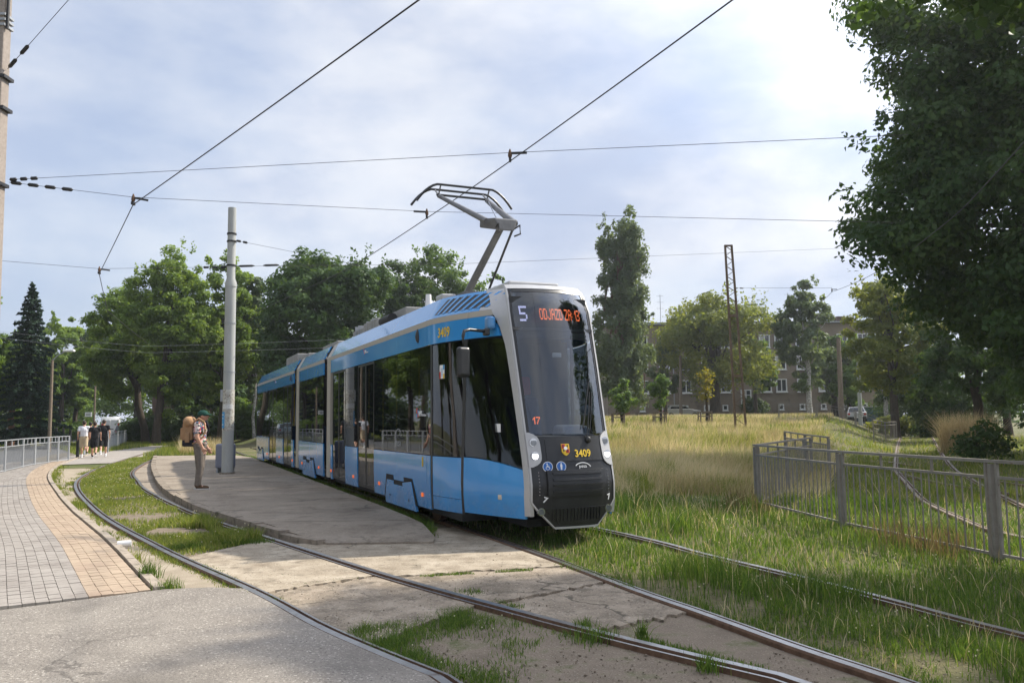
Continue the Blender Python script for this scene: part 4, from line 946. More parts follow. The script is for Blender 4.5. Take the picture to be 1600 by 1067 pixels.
# ------------------------------------------------------------------ barriers
def panel_fence(name, label, pts, hgt, spacing, m_, group=None, base=None, single=True, mid=.84, post=.056):
    t = thing(name, label, 'railing', group=group); n_ = len(pts); bz = base or (lambda x, y: 0)
    P3 = [Vector((x, y, bz(x, y))) for x, y in pts]
    for p in P3: MB().box(-post / 2, post / 2, -post / 2, post / 2, -.1, hgt - .03).build('post', M[m_], t, bevel=.006).location = p
    for a, b in zip(P3[:-1], P3[1:]):
        L_ = (b - a).length; d = (b - a) / L_
        lift = lambda z: Vector((0, 0, z))
        MB().bar(a + lift(hgt) - d * post / 2, b + lift(hgt) + d * post / 2, .05, .035).build('top_rail', M[m_], t)
        MB().bar(a + lift(hgt * mid) + d * .09, b + lift(hgt * mid) - d * .09, .035, .03).build('middle_rail', M[m_], t)
        MB().bar(a + lift(.09) + d * .09, b + lift(.09) - d * .09, .035, .03).build('bottom_rail', M[m_], t)
        for q in (a + d * .075, b - d * .075): MB().bar(q + lift(.05), q + lift(hgt - .02), .035, .03, up=(d.x, d.y, 0)).build('stile', M[m_], t)
        k = max(2, int((L_ - .2) / spacing)); al = MB()
        for i in range(k):
            q = a + d * (.1 + (L_ - .2) * (i + .5) / k); w = random.uniform(-.006, .006)
            mbq = MB() if single else al
            mbq.bar(q + lift(.1), q + lift(hgt * mid - .01) + d * w, .017 if single else .014, .010, up=(-d.y, d.x, 0))
            if single: mbq.build('bar', M[m_], t)
        if not single: al.build('bars', M[m_], t)['kind'] = 'stuff'
        for f in (.33, .67):
            q = a + d * L_ * f; MB().bar(q + lift(hgt * mid), q + lift(hgt), .03, .025).build('spacer', M[m_], t)
    return t
panel_fence('barrier', 'near grey steel bar barrier standing in the grass at right', [(4.40, 15.2), (4.72, 12.07), (5.28, 9.24), (6.1, 6.5)], 1.1, .135, 'fence_grey')
panel_fence('barrier', 'grey barrier running back from the near barrier corner into the field', [(4.47, 15.25), (5.7, 17.4), (7.0, 19.6)], 1.1, .135, 'fence_grey', base=hzf)
panel_fence('barrier', 'farther grey barrier enclosing the small corner beside the dry grass', [(7.5, 19.8), (7.75, 22.1), (8.0, 24.5)], 1.1, .14, 'fence_grey', base=hzf)
panel_fence('barrier', 'rusty barrier seen nearly end-on beside the overgrown track', [(18.2, 42), (21.5, 48), (24.9, 54)], 1.15, .42, 'fence_grey', base=hzf, single=False)
panel_fence('barrier', 'distant grey barrier across the field in front of the parked cars', [(24.9, 54.3), (22.6, 54.8), (20.2, 55.2), (17.8, 55.6)], 1.1, .2, 'fence_grey', base=hzf, single=False)
panel_fence('railing', 'silver pedestrian railing along the left footway in front of the road', RAILING, 1.12, .11, 'galv', single=False, mid=.80, post=.06)
panel_fence('railing', 'second silver railing beyond the walkers, rising towards the white van', [(-23.3, 47.8), (-24.8, 51.2), (-26.2, 54.6), (-27.6, 58), (-29.0, 61.5), (-30.5, 65.2), (-32.2, 69.3), (-33.9, 73.6)], 1.12, .13, 'galv', single=False, mid=.80, post=.06)
tag(MB().box(-.06, .06, -.06, .06, 0, 1.05).box(-.075, .075, -.075, .075, 1.0, 1.04).build('bollard', M['black_metal'], bevel=.012), 'black bollard just left of the walker in white', 'bollard').location = (*g(121, 716), 0)
ORD = ['first', 'second', 'third', 'fourth', 'fifth', 'sixth', 'seventh', 'eighth', 'ninth', 'tenth', 'eleventh']
for k, px in enumerate(range(2, 122, 11)):
    b_ = MB().box(-.08, .08, -.08, .08, 0, 1.3).add([(-.08, -.08, 1.3), (.08, -.08, 1.3), (.08, .08, 1.3), (-.08, .08, 1.3), (0, 0, 1.45)], [(0, 1, 4), (1, 2, 4), (2, 3, 4), (3, 0, 4)]).build('kerb_post', M['black_metal'])
    b_.location = ((px - 800) / FPX * 76, 76, 0); tag(b_, ORD[k] + ' black post from the left in the row beyond the road', 'post', 'black posts along the far side of the road')

# lattice mast, concrete and steel poles, street lamp, bus-stop sign
lm = thing('lattice_mast', 'leaning rusty steel lattice mast standing in the dry grass', 'mast', (at(1157, 650, MX).x, MX, hzf(11.8, MX)))
topv = at(1138, 384, MX) - lm.location; mm = 'mast_rust'; M[mm] = noisy('mast_rust', [(.3, (.13, .085, .055)), (.7, (.21, .15, .10))], 6, 8, .85)
lv_ = [(-.27, -.05), (.27, -.05)]
def leg(s_, f): return Vector((s_ * (.27 - .10 * f), 0, 0)) + Vector((topv.x + .0, 0, 0)) * f + Vector((0, 0, topv.z * f))
for s_ in (-1, 1): MB().bar(leg(s_, 0), leg(s_, 1), .13, .09).build('leg', M[mm], lm)
n_ = 26
for k in range(n_):
    s_ = 1 if k % 2 else -1; MB().bar(leg(s_, .28 + .72 * k / n_) if k > 9 else leg(s_, k / n_), leg(-s_, .28 + .72 * (k + 1) / n_) if k > 9 else leg(-s_, (k + 1) / n_), .045, .03).build('brace', M[mm], lm)
for f in (.30, .62): MB().bar(leg(-1, f), leg(1, f), .12, .3, up=(0, 1, 0)).build('plate', M[mm], lm)
MB().bar(leg(-1.25, 1), leg(1.25, 1), .12, .08).build('cap', M['rust'], lm)
def simple_pole(name, label, px, ptop, pbase, Y, r, m_, cat='pole'):
    t = at(px[0], ptop, Y); b = at(px[1], pbase, Y); o = thing(name, label, cat, (b.x, Y, hzf(b.x, Y) - .1)); v = Vector((t.x - b.x, 0, t.z - o.location.z))
    MB().tube([(0, 0, 0), v * .5, v], [r, r * .9, r * .75], 10).build('shaft', M[m_], o, 60)
    MB().cyl(v - Vector((0, 0, .02)), v + Vector((0, 0, .03)), r * .9, 10).build('cap', M[m_], o)
    return o
simple_pole('concrete_pole', 'thick brownish pole in front of the birch at right', (1310, 1315), 528, 650, 70, .22, 'pole_brown')
simple_pole('steel_pole', 'pale green steel pole beside the thick brownish pole', (1340, 1344), 538, 650, 66, .16, 'white_metal')
wp_ = simple_pole('wooden_pole', 'weathered pole in front of the brown apartment block', (1063, 1064), 556, 655, 84, .17, 'pole_brown')
sl = thing('street_lamp', 'street lamp with a curved arm in front of the spruce', 'street lamp', (at(77, 690, 50).x, 50, 0))
H_ = at(76, 562, 50).z
MB().tube([(0, 0, 0), (0, 0, H_ * .6), (0, 0, H_)], [.11, .09, .07], 10).build('shaft', M['pole_brown'], sl, 60)
MB().tube([(0, 0, H_ - .05), (.3, 0, H_ + .25), (.75, 0, H_ + .5)], .035, 8).build('arm', M['galv'], sl, 60)
MB().box(-.25, .42, -.14, .14, -.06, .08).build('lamp_head', M['white'], sl, bevel=.05, seg=3).location = (.9, 0, H_ + .52)
sg = thing('stop_sign', 'white rectangular stop sign on a post above the walkers', 'sign', (at(146, 690, 56).x, 56, 0))
MB().cyl((0, 0, 0), (0, 0, 4.2), .06, 8).build('post', M['pole_brown'], sg, 60)
MB().box(-.62, -.18, -.03, .03, 2.15, 2.45).build('board', M['white'], sg)
for z in (2.24, 2.33): MB().box(-.55, -.25, -.036, -.03, z, z + .03).build('board_line', M['ink'], sg)
MB().bar((-.2, 0, 2.3), (0, 0, 2.3), .03).build('bracket', M['galv'], sg)

# ------------------------------------------------------------------ buildings
M['render_brown'] = noisy('render_brown', [(.3, (.20, .16, .12)), (.7, (.26, .21, .16))], .5, 9, .95, .3, 20, .02, second=(.8, (.11, .088, .07), .55, .75))
M['brick_dark'] = noisy('brick_dark', [(.3, (.10, .065, .05)), (.7, (.15, .10, .078))], 1.5, 8, .95)
M['wframe'] = mat('window_frame', (.68, .68, .66), .6)
M['pane'] = mat('window_pane', (.02, .025, .028), .08, 0, .8)
M['pane2'] = mat('window_pane_dull', (.05, .055, .06), .15, 0, .7); M['curtain'] = mat('curtain', (.42, .41, .38), .9)
M['roofdark'] = mat('roof_dark', (.05, .045, .042), .8)
def win(parent, x, z, w, h, cols=2, rows=1, y=0.0):
    o = empty('window', (x, y, z), parent=parent)
    MB().box(-w / 2, w / 2, .06, .10, 0, h).build('pane', M[random.choice(('pane', 'pane', 'pane2'))], o)
    if random.random() < .45: MB().box(-w / 2 + .05, -w / 2 + .05 + (w - .1) * random.choice((.3, .5, 1.0)), .045, .058, h * random.choice((.05, .35, .5)), h - .05).build('curtain', M['curtain'], o)
    f = MB()
    f.box(-w / 2 - .08, -w / 2 + .05, -.06, .08, -.06, h + .06).box(w / 2 - .05, w / 2 + .08, -.06, .08, -.06, h + .06).box(-w / 2 + .05, w / 2 - .05, -.06, .08, h - .05, h + .06).box(-w / 2 + .05, w / 2 - .05, -.06, .08, -.06, .06)
    for c_ in range(1, cols): f.box(-w / 2 + w * c_ / cols - .05, -w / 2 + w * c_ / cols + .05, -.02, .07, .06, h - .05)
    for r_ in range(1, rows): f.box(-w / 2 + .05, w / 2 - .05, -.01, .065, h * r_ / rows - .04, h * r_ / rows + .04)
    f.build('frame', M['wframe'], o)
    MB().box(-w / 2 - .14, w / 2 + .14, -.16, .06, -.16, -.062).build('sill', M['wframe'], o)
    return o
def block(name, label, x0, x1, Y, z0, ztop, cols, rows, wallm, depth=11, base_rows=None, stair=None):
    b = thing(name, label, 'building', ((x0 + x1) / 2, Y, z0)); hw = (x1 - x0) / 2; h = ztop - z0
    MB().box(-hw, hw, 0.12, depth, -1, h).build('wall', M[wallm], b)
    # outer wall leaf, pierced by the window openings through horizontal courses
    MB().box(-hw, hw, .0, .12, -1, h).build('wall', M[wallm], b) if False else None
    rf = MB().box(-hw - .4, hw + .4, -.5, depth + .5, h, h + .28).build('roof', M['roofdark'], b)
    MB().box(-hw - .3, hw + .3, -.62, -.5, h + .02, h + .16).build('gutter', M['galv'], b)
    for i, (xx, hh) in enumerate([(-hw * .82, 2.6), (-hw * .74, 3.2), (-hw * .6, 3.9), (-hw * .2, 3.0), (hw * .05, 3.5), (hw * .3, 3.9), (hw * .5, 2.8)]):
        mb = MB().cyl((xx, 2.5, h + .25), (xx, 2.5, h + .25 + hh), .035, 6)
        for z_ in (.55, .75, .95): mb.bar((xx - .45, 2.5, h + .25 + hh * z_), (xx + .45, 2.5, h + .25 + hh * z_), .03)
        mb.build('roof_antenna', M['galv'], b)
    for xx in (-hw * .5, hw * .2, hw * .7): MB().box(xx - .5, xx + .5, 4, 5.4, h + .2, h + 1.3).build('chimney', M['brick_dark'], rf)
    for cx in cols:
        for rz, rh in rows: win(b, cx - (x0 + x1) / 2, rz - z0, 1.15, rh)
        if base_rows: win(b, cx - (x0 + x1) / 2 - .15, base_rows - z0, .5, .55, 1)
    if stair:
        win(b, stair - (x0 + x1) / 2, 3.0 - z0, 1.1, 1.75, 2, 3); win(b, stair - (x0 + x1) / 2, 6.6 - z0, 1.1, 1.6, 2, 2)
    for xx in (-hw * .55, hw * .35): MB().cyl((xx, -.08, -1), (xx, -.08, h), .06, 8).build('downpipe', M['galv'], b)
    MB().box(-hw - .03, hw + .03, -.05, .115, -1, .75).build('plinth', M['brick_dark'], b) if not base_rows else None
    return b
pm = 100 / FPX
block('apartment_block', 'long brown rendered apartment block with white windows behind the field', 11.5, 47, 100, 1.3, 12.75, [(p - 800) * pm for p in (972, 1004, 1038, 1071, 1104, 1133, 1196, 1220, 1253, 1286, 1318, 1350, 1378)], [(9.95, 1.45), (7.25, 1.5), (4.55, 1.45)], 'render_brown', base_rows=2.4, stair=(1164 - 800) * pm)
block('apartment_block', 'dark brick apartment block half hidden behind the left trees', -37.5, -18, 86, 0, 10.2, [-36 + 2.8 * i for i in range(7)], [(1.6, 1.5), (4.6, 1.5), (7.4, 1.5)], 'brick_dark')
gr = thing('garage', 'low blue-green garage with a flat pale roof behind the cars', 'garage', (at(1366, 640, 88).x, 88, .2))
MB().box(-1.25, 1.1, 0, 4.5, 0, 2.2).build('wall', mat('garage_green', (.03, .075, .085), .7), gr); MB().box(-1.4, 1.2, -.15, 4.6, 2.2, 2.35).build('roof', M['white_metal'], gr); MB().box(-1.0, .85, -.03, 0, .05, 2.0).build('door', mat('garage_door', (.035, .085, .10), .6), gr)

# ------------------------------------------------------------------ vehicles
M['carglass'] = mat('car_glass', (.015, .018, .02), .05, 0, .8)
M['tyre'] = mat('tyre', (.015, .015, .015), .85)
M['redlamp'] = mat('red_lamp', (.45, .02, .015), .25)
def car(label, loc, rz, colr, L=4.3, Wd=1.76, H=1.47, van=False, group=None, cat='car', name='parked_car'):
    t = thing(name, label, cat, loc, rz, group); pm_ = mat('car_paint', colr, .25, .1, .5, .6); w = Wd / 2
    if van:
        prof = [(-L / 2, .35), (-L / 2 - .03, .9), (-L / 2 + .06, 2.2), (-L / 2 + .25, H), (L * .22, H), (L * .36, 1.55), (L * .5, 1.15), (L * .5, .35)]
    else:
        prof = [(-L / 2, .32), (-L / 2 - .02, .62), (-L / 2 + .05, .95), (-L * .36, 1.0), (L * .20, .98), (L * .47, .80), (L / 2, .55), (L / 2, .3)]
    V = []; n_ = len(prof)
    for y, ins in ((-w, .02), (-w + .04, 0), (w - .04, 0), (w, .02)):
        V += [(u * (1 - ins * .3), y, z - (ins * 1.2 if z > .8 else 0)) for u, z in prof]
    F_ = [(j * n_ + i, j * n_ + (i + 1) % n_, (j + 1) * n_ + (i + 1) % n_, (j + 1) * n_ + i) for j in range(3) for i in range(n_)] + [tuple(range(n_))[::-1], tuple(3 * n_ + i for i in range(n_))]
    MB().add(V, F_).build('body', pm_, t, 40, bevel=.03)
    if van:
        for s_ in (-1, 1): MB().box(-L / 2 - .045, -L / 2 + .1, s_ * .47 - .43, s_ * .47 + .43, .55, 2.15).build('rear_door', pm_, t, bevel=.02)
        MB().box(-L / 2 - .06, -L / 2 - .04, -.35, .30, 1.0, 1.1).build('handle_strip', M['tblack'], t)
        for s_ in (-1, 1): MB().box(L * .24, L * .38, s_ * w - .02, s_ * w + .02, 1.3, 1.9).build('window', M['carglass'], t)
    else:
        a = [(-L * .40, .97), (-L * .30, H - .03), (-L * .22, H), (L * .05, H - .02), (L * .22, .95)]; V = []; k = len(a)
        for y, z_ in ((-w + .05, 0), (-w + .22, 1), (w - .22, 1), (w - .05, 0)): V += [(u, (y if zz > 1.2 else math.copysign(w - .05, y)), zz) for u, zz in a] if z_ else [(u, math.copysign(w - .05 - (.16 if zz > 1.2 else 0), y), zz) for u, zz in a]
        MB().add(V, [(j * k + i, j * k + i + 1, (j + 1) * k + i + 1, (j + 1) * k + i) for j in range(3) for i in range(k - 1)] + [tuple(range(k))[::-1], tuple(3 * k + i for i in range(k))]).build('roof', pm_, t, 40)
        MB().add([(-L * .405, -w + .16, 1.0), (-L * .405, w - .16, 1.0), (-L * .318, w - .3, H - .08), (-L * .318, -w + .3, H - .08)], [(0, 1, 2, 3)]).build('rear_window', M['carglass'], t)
        MB().add([(L * .212, -w + .16, 1.0), (L * .212, w - .16, 1.0), (L * .085, w - .3, H - .08), (L * .085, -w + .3, H - .08)], [(3, 2, 1, 0)]).build('windscreen', M['carglass'], t)
        for s_ in (-1, 1): MB().add([(-L * .33, s_ * (w - .055), 1.02), (L * .17, s_ * (w - .055), 1.02), (L * .05, s_ * (w - .19), H - .1), (-L * .27, s_ * (w - .19), H - .1)], [(0, 1, 2, 3)]).build('side_window', M['carglass'], t)
    for s_ in (-1, 1):
        for u in (-L * .31, L * .31):
            wh = MB().cyl((u, s_ * (w - .2), .31), (u, s_ * (w + .005), .31), .31, 18).build('wheel', M['tyre'], t, 40); MB().cyl((u, s_ * (w), .31), (u, s_ * (w + .012), .31), .2, 14).build('rim', M['galv'], wh, 40)
        MB().box(-L / 2 - .05, -L / 2 + .05, s_ * (w - .16) - .11, s_ * (w - .16) + .11, *((1.05, 1.75) if van else (.68, .88))).build('tail_lamp', M['redlamp'], t, bevel=.02)
        MB().box(L / 2 - .1, L / 2 + .01, s_ * (w - .28) - .2, s_ * (w - .28) + .2, .62, .76).build('headlamp', M['lens'], t, bevel=.02)
    MB().box(-L / 2 - .09, -L / 2 + .1, -w + .03, w - .03, .3, .52).build('bumper', M['tblack'], t, bevel=.04)
    MB().box(-L / 2 - .10, -L / 2 - .088, -.26, .26, .40, .51).build('number_plate', M['white'], t)
    return t
def vloc(px, Y): return (at(px, 660, Y).x, Y, hzf(at(px, 660, Y).x, Y))
rd = math.radians(90 + 25)
car('white delivery van seen from behind on the road beyond the walkers', vloc(174, 102), rd - .02, (.75, .75, .75), 5.6, 2.05, 2.5, True, cat='van', name='delivery_van')
car('black car parked right of the white van', vloc(193, 92), rd, (.012, .012, .014))
car('dark car farthest along the left road', vloc(205, 112), rd, (.03, .03, .035), H=1.5)
car('pale blue car on the road behind the walkers', vloc(141, 84), rd, (.35, .45, .5))
car('silver car with red lamps beside the pale green pole', vloc(1338, 82), math.radians(70), (.55, .55, .56))
car('dark blue car behind the yellow-green bush', vloc(1404, 84), math.radians(80), (.012, .016, .05))
car('black car at the right end of the yellow-green bush', vloc(1462, 76), math.radians(60), (.01, .01, .012))
car('white car parked in front of the brown apartment block', vloc(1064, 92), math.radians(5), (.6, .6, .6))
# tree guards round the saplings
for px, lab in ((1102, 'wooden stake guard round the yellow sapling'), (1031, 'wooden stake guard round the middle green sapling'), (966, 'wooden stake guard beside the tram front')):
    p = at(px, 660, 50); z0 = hzf(p.x, 50); t = thing('tree_guard', lab, 'tree guard', (p.x, 50, z0)); c_ = [(-.34, -.3), (.34, -.3), (.34, .34), (-.34, .34)]
    hh = 1.95 - z0
    for a in c_: MB().box(-.035, .035, -.035, .035, -.3, hh).build('stake', M['pole_brown'], t).location = (*a, 0)
    for a, b in zip(c_, c_[1:] + c_[:1]):
        for z in (hh - .04, hh - .3): MB().bar((*a, z), (*b, z), .03, .07).build('rail', M['pole_brown'], t)
tag(MB().tube([(0, 0, .05), (.05, .02, .05), (.16, .05, .05)], [.035, .04, .04], 12).build('paper_cup', M['white']), 'crushed white paper cup lying beside the kerb', 'cup').location = (*g(183, 858), .02)
# ------------------------------------------------------------------ people
M['skin'] = noisy('skin', [(.3, (.50, .27, .18)), (.7, (.58, .33, .23))], 12, 4, .55)
M['hair'] = mat('hair', (.035, .02, .012), .7)
M['hair_black'] = mat('hair_black', (.01, .008, .007), .7)
def cloth(name, c, v=.15, sc=14): return noisy(name, [(.3, tuple(x * (1 - v) for x in c)), (.7, tuple(min(1, x * (1 + v)) for x in c))], sc, 6, .9, .35, 25, .02)
def floral():
    m_ = cloth('floral_shirt', (.55, .42, .40)); t = m_.node_tree; n_ = t.nodes; b = n_['Principled BSDF']; co = n_.new('ShaderNodeTexCoord')
    vo = n_.new('ShaderNodeTexVoronoi'); vo.inputs['Scale'].default_value = 26; t.links.new(co.outputs['Object'], vo.inputs['Vector'])
    rp = n_.new('ShaderNodeValToRGB'); rp.color_ramp.interpolation = 'CONSTANT'; e = rp.color_ramp.elements
    cols = [(.62, .5, .48), (.40, .05, .06), (.07, .16, .10), (.65, .3, .3), (.10, .18, .32), (.7, .62, .55), (.05, .05, .06)]
    while len(e) < len(cols): e.new(.5)
    for i, c in enumerate(cols): e[i].position = i / len(cols); e[i].color = (*c, 1)
    sp_ = n_.new('ShaderNodeSeparateColor'); t.links.new(vo.outputs['Color'], sp_.inputs[0]); t.links.new(sp_.outputs[0], rp.inputs[0]); t.links.new(rp.outputs[0], b.inputs['Base Color'])
    return m_
def remesh(mb, name, m_, parent, vox, smooth=4):
    me = bpy.data.meshes.new(name); me.from_pydata(mb.v, [], mb.f); o = bpy.data.objects.new(name, me); COL.objects.link(o)
    r = o.modifiers.new('r', 'REMESH'); r.mode = 'VOXEL'; r.voxel_size = vox; r.use_smooth_shade = True
    s_ = o.modifiers.new('s', 'SMOOTH'); s_.factor = .5; s_.iterations = smooth
    me2 = bpy.data.meshes.new_from_object(o.evaluated_get(bpy.context.evaluated_depsgraph_get()))
    bpy.data.objects.remove(o); bpy.data.meshes.remove(me)
    return link(name, me2, parent, m_)
def cap(mb, a, b, ra, rb, n=12):
    """tapered capsule"""
    a = Vector(a); b = Vector(b); d = (b - a).normalized(); pts = []; rs = []
    for k in range(4): t = math.pi / 2 * (k / 4 - 1) + .12; pts.append(a + d * ra * math.sin(t)); rs.append(ra * math.cos(t))
    for k in range(5): t = math.pi / 2 * k / 4 - (.12 if k == 4 else 0); pts.append(b + d * rb * math.sin(t)); rs.append(max(rb * math.cos(t), .002))
    mb.tube(pts, rs, n); return mb
def hand(mb, w, e, side, curl=.5, n=6):
    """palm, four fingers and a thumb; w wrist, e elbow"""
    w = Vector(w); d = (w - Vector(e)).normalized(); fwd = Vector((1, 0, 0)); fwd = (fwd - d * fwd.dot(d)).normalized(); nrm = d.cross(fwd) * side
    c = w + d * .055; cap(mb, w, c + fwd * .012, .026, .026); cap(mb, w + fwd * .0, c - fwd * .018, .024, .024)
    for i, ln in enumerate((.068, .078, .072, .055)):
        b0 = w + d * .085 + fwd * (.030 - .020 * i); m0 = b0 + d * ln * .55 - nrm * curl * .018; t0 = m0 + d * ln * .38 - nrm * curl * .04
        cap(mb, b0, m0, .0095, .009, n); cap(mb, m0, t0, .009, .0075, n)
    b0 = w + d * .03 + fwd * .025; m0 = b0 + d * .03 + fwd * .03 - nrm * .01; cap(mb, b0, m0, .013, .011, n); cap(mb, m0, m0 + d * .032 + fwd * .006 - nrm * .012, .011, .009, n)
def person(label, loc, rz, J, m_, height=1.78, vox=.016, shorts=False, hairm=None, cap_m=None, sleeves=.55, sock=None, group=None, girth=1.0):
    """J: joints (right/left hip, knee, ankle, elbow, wrist) in metres, +X forward, +Y left"""
    k = height / 1.78; t = thing('person', label, 'person', loc, rz, group); t.scale = (k * girth, k * girth, k)
    sh = {-1: Vector((-.01, -.185, 1.43)), 1: Vector((-.01, .185, 1.43))}; hp = {-1: Vector((0, -.09, .92)), 1: Vector((0, .09, .92))}
    b = MB(); hd = Vector(J.get('head', (.025, 0, 1.64)))
    b.ball((0, 0, .95), .115, .16, .12); b.ball((0, 0, 1.10), .105, .145, .15); b.ball((-.005, 0, 1.29), .12, .17, .17); cap(b, sh[-1], sh[1], .062, .062); cap(b, (-.015, 0, 1.42), hd - Vector((.03, 0, .08)), .06, .052)
    b.ball(hd, .098, .078, .118, 14, 10); b.ball(hd + Vector((.035, 0, -.06)), .058, .05, .055); b.ball(hd + Vector((.102, 0, -.018)), .018, .013, .022); b.ball(hd + Vector((.09, 0, -.062)), .012, .024, .010)
    for s_ in (-1, 1):
        b.ball(hd + Vector((-.005, s_ * .08, -.015)), .022, .012, .032)
        kn, an = Vector(J['knee'][s_]), Vector(J['ankle'][s_]); cap(b, hp[s_], kn, .085, .056); cap(b, kn, kn.lerp(an, .35) + Vector((-.012, 0, 0)), .054, .056); cap(b, kn.lerp(an, .35), an, .052, .036); cap(b, an, an + Vector((.10, 0, -.045)), .036, .03)
        el, wr = Vector(J['elbow'][s_]), Vector(J['wrist'][s_]); cap(b, sh[s_], el, .050, .040); cap(b, el, wr, .041, .027); hand(b, wr, el, s_, J.get('curl', .6))
    body = remesh(b, 'body', m_['skin'], t, vox, 2)
    # clothes follow the body
    p = MB(); p.ball((0, 0, .95), .135, .178, .125); p.box(-.12, .12, -.16, .16, .98, 1.03)
    for s_ in (-1, 1):
        kn, an = Vector(J['knee'][s_]), Vector(J['ankle'][s_])
        if shorts: cap(p, hp[s_], hp[s_].lerp(kn, .88), .112, .098)
        else: cap(p, hp[s_], kn, .108, .078); cap(p, kn, an + Vector((-.005, 0, .03)), .078, .060)
    remesh(p, 'shorts' if shorts else 'trousers', m_['legs'], t, vox, 3)
    q = MB(); q.ball((0, 0, 1.05), .135, .182, .13); q.ball((-.005, 0, 1.16), .128, .175, .17); q.ball((-.008, 0, 1.30), .14, .19, .175); cap(q, sh[-1], sh[1], .078, .078)
    for s_ in (-1, 1): el = Vector(J['elbow'][s_]); cap(q, sh[s_], sh[s_].lerp(el, sleeves), .074, .068)
    remesh(q, 'shirt', m_['shirt'], t, vox, 3)
    for s_ in (-1, 1):
        an = Vector(J['ankle'][s_]); f = MB(); up_ = J.get('toe', {}).get(s_, 0.0); z0 = an.z - .085
        f.ball((an.x + .02, an.y, z0 + .052), .075, .044, .05); f.ball((an.x + .12, an.y, z0 + .036 - up_ * .6), .10, .046, .036); cap(f, (an.x - .02, an.y, z0 + .08), (an.x + .04, an.y, z0 + .06), .044, .044)
        o = remesh(f, 'shoe', m_['shoe'], t, .012, 3)
        MB().prism([(an.x - .075 + .15 * (1 - math.cos(a)), an.y + .045 * math.sin(a)) for a in np.linspace(0, 2 * math.pi, 16, endpoint=False)], z0 + .0, z0 + .022).build('sole', m_['sole'], o)
        if sock: MB().tube([(an.x, an.y, z0 + .07), (an.x - .003, an.y, z0 + .19)], [.043, .046], 10).build('sock', sock, t, 60)
    if cap_m:
        c = MB(); c.ball(hd + Vector((-.006, 0, .035)), .110, .092, .092, 16, 10); o = remesh(c, 'cap', cap_m, t, .012, 2)
        V = []; n_ = 12
        for r_ in (0, 1):
            for i in range(n_ + 1):
                a = math.radians(-75 + 150 * i / n_); rr_ = .098 + .078 * r_ * math.cos(a) ** .6; V.append((hd.x + rr_ * math.cos(a), hd.y + (.086 + .0 * r_) * math.sin(a), hd.z + .045 - .018 * r_))
        V += [(x, y, z - .010) for x, y, z in V]; h_ = 2 * (n_ + 1)
        F_ = [(i, i + 1, n_ + 2 + i, n_ + 1 + i) for i in range(n_)]; F_ += [tuple(h_ + j for j in f)[::-1] for f in F_]; F_ += [(n_ + 1 + i, n_ + 2 + i, h_ + n_ + 2 + i, h_ + n_ + 1 + i) for i in range(n_)]
        MB().add(V, F_).build('visor', cap_m, o, 60)
        h2 = MB(); h2.ball(hd + Vector((-.03, 0, -.015)), .074, .080, .06); remesh(h2, 'hair', hairm or M['hair'], t, .012, 2)
    else:
        h2 = MB(); h2.ball(hd + Vector((-.022, 0, .030)), .096, .086, .100, 14, 10); h2.ball(hd + Vector((-.045, 0, -.01)), .062, .074, .08); remesh(h2, 'hair', hairm or M['hair'], t, .012, 2)
    return t
px_, py_ = g(311, 764, .145)
J = {'knee': {-1: (.025, -.095, .49), 1: (.0, .10, .49)}, 'ankle': {-1: (.0, -.09, .085), 1: (-.05, .10, .085)}, 'elbow': {-1: (.0, -.25, 1.15), 1: (-.02, .26, 1.15)}, 'wrist': {-1: (.10, -.23, .92), 1: (.09, .24, .91)}, 'head': (.05, 0, 1.63), 'curl': .9}
PRZ = math.radians(8)
person('man in floral shirt, green cap and grey trousers waiting on the platform', (px_, py_, .147), PRZ, J,
       {'skin': M['skin'], 'legs': cloth('grey_trousers', (.17, .145, .125), .25), 'shirt': floral(), 'shoe': cloth('brown_shoe', (.09, .05, .025)), 'sole': mat('sole', (.6, .57, .52), .8)}, 1.80, .014, cap_m=cloth('green_cap', (.012, .06, .045), .1), girth=1.13)
ph = MB().box(-.006, .006, -.04, .04, -.075, .075).build('phone', M['tblack'], bevel=.004); tag(ph, 'small black phone held in the waiting man\'s hand', 'phone')
_c8, _s8 = math.cos(PRZ), math.sin(PRZ); kx, ky = .175 * 1.01, -.215 * 1.01; ph.location = (px_ + kx * _c8 - ky * _s8, py_ + kx * _s8 + ky * _c8, .147 + .83); ph.rotation_euler = (.2, .5, PRZ)
# rucksack on his back
tan = cloth('tan_canvas', (.36, .22, .12), .2, 9); blk = cloth('dark_canvas', (.02, .022, .03), .2)
bp = thing('backpack', 'tan canvas rucksack with dark bottom on the waiting man\'s back', 'backpack', (px_ + .015, py_, .147), PRZ); bp.scale = (.92, 1.1, 1.03)
q = MB(); q.box(-.40, -.16, -.155, .155, 1.02, 1.44); remesh(q, 'main_bag', tan, bp, .022, 7)
q = MB(); q.box(-.405, -.145, -.16, .16, .93, 1.09); remesh(q, 'bottom_panel', blk, bp, .022, 7)
q = MB(); cap(q, (-.27, -.13, 1.47), (-.27, .13, 1.47), .125, .125); q.box(-.38, -.14, -.15, .15, 1.36, 1.48); remesh(q, 'top_flap', tan, bp, .02, 5)
q = MB(); q.box(-.46, -.38, -.12, .12, 1.08, 1.34); remesh(q, 'front_pocket', tan, bp, .018, 4)
q = MB(); q.box(-.33, -.22, -.205, -.145, 1.02, 1.24); remesh(q, 'side_pocket', tan, bp, .016, 4)
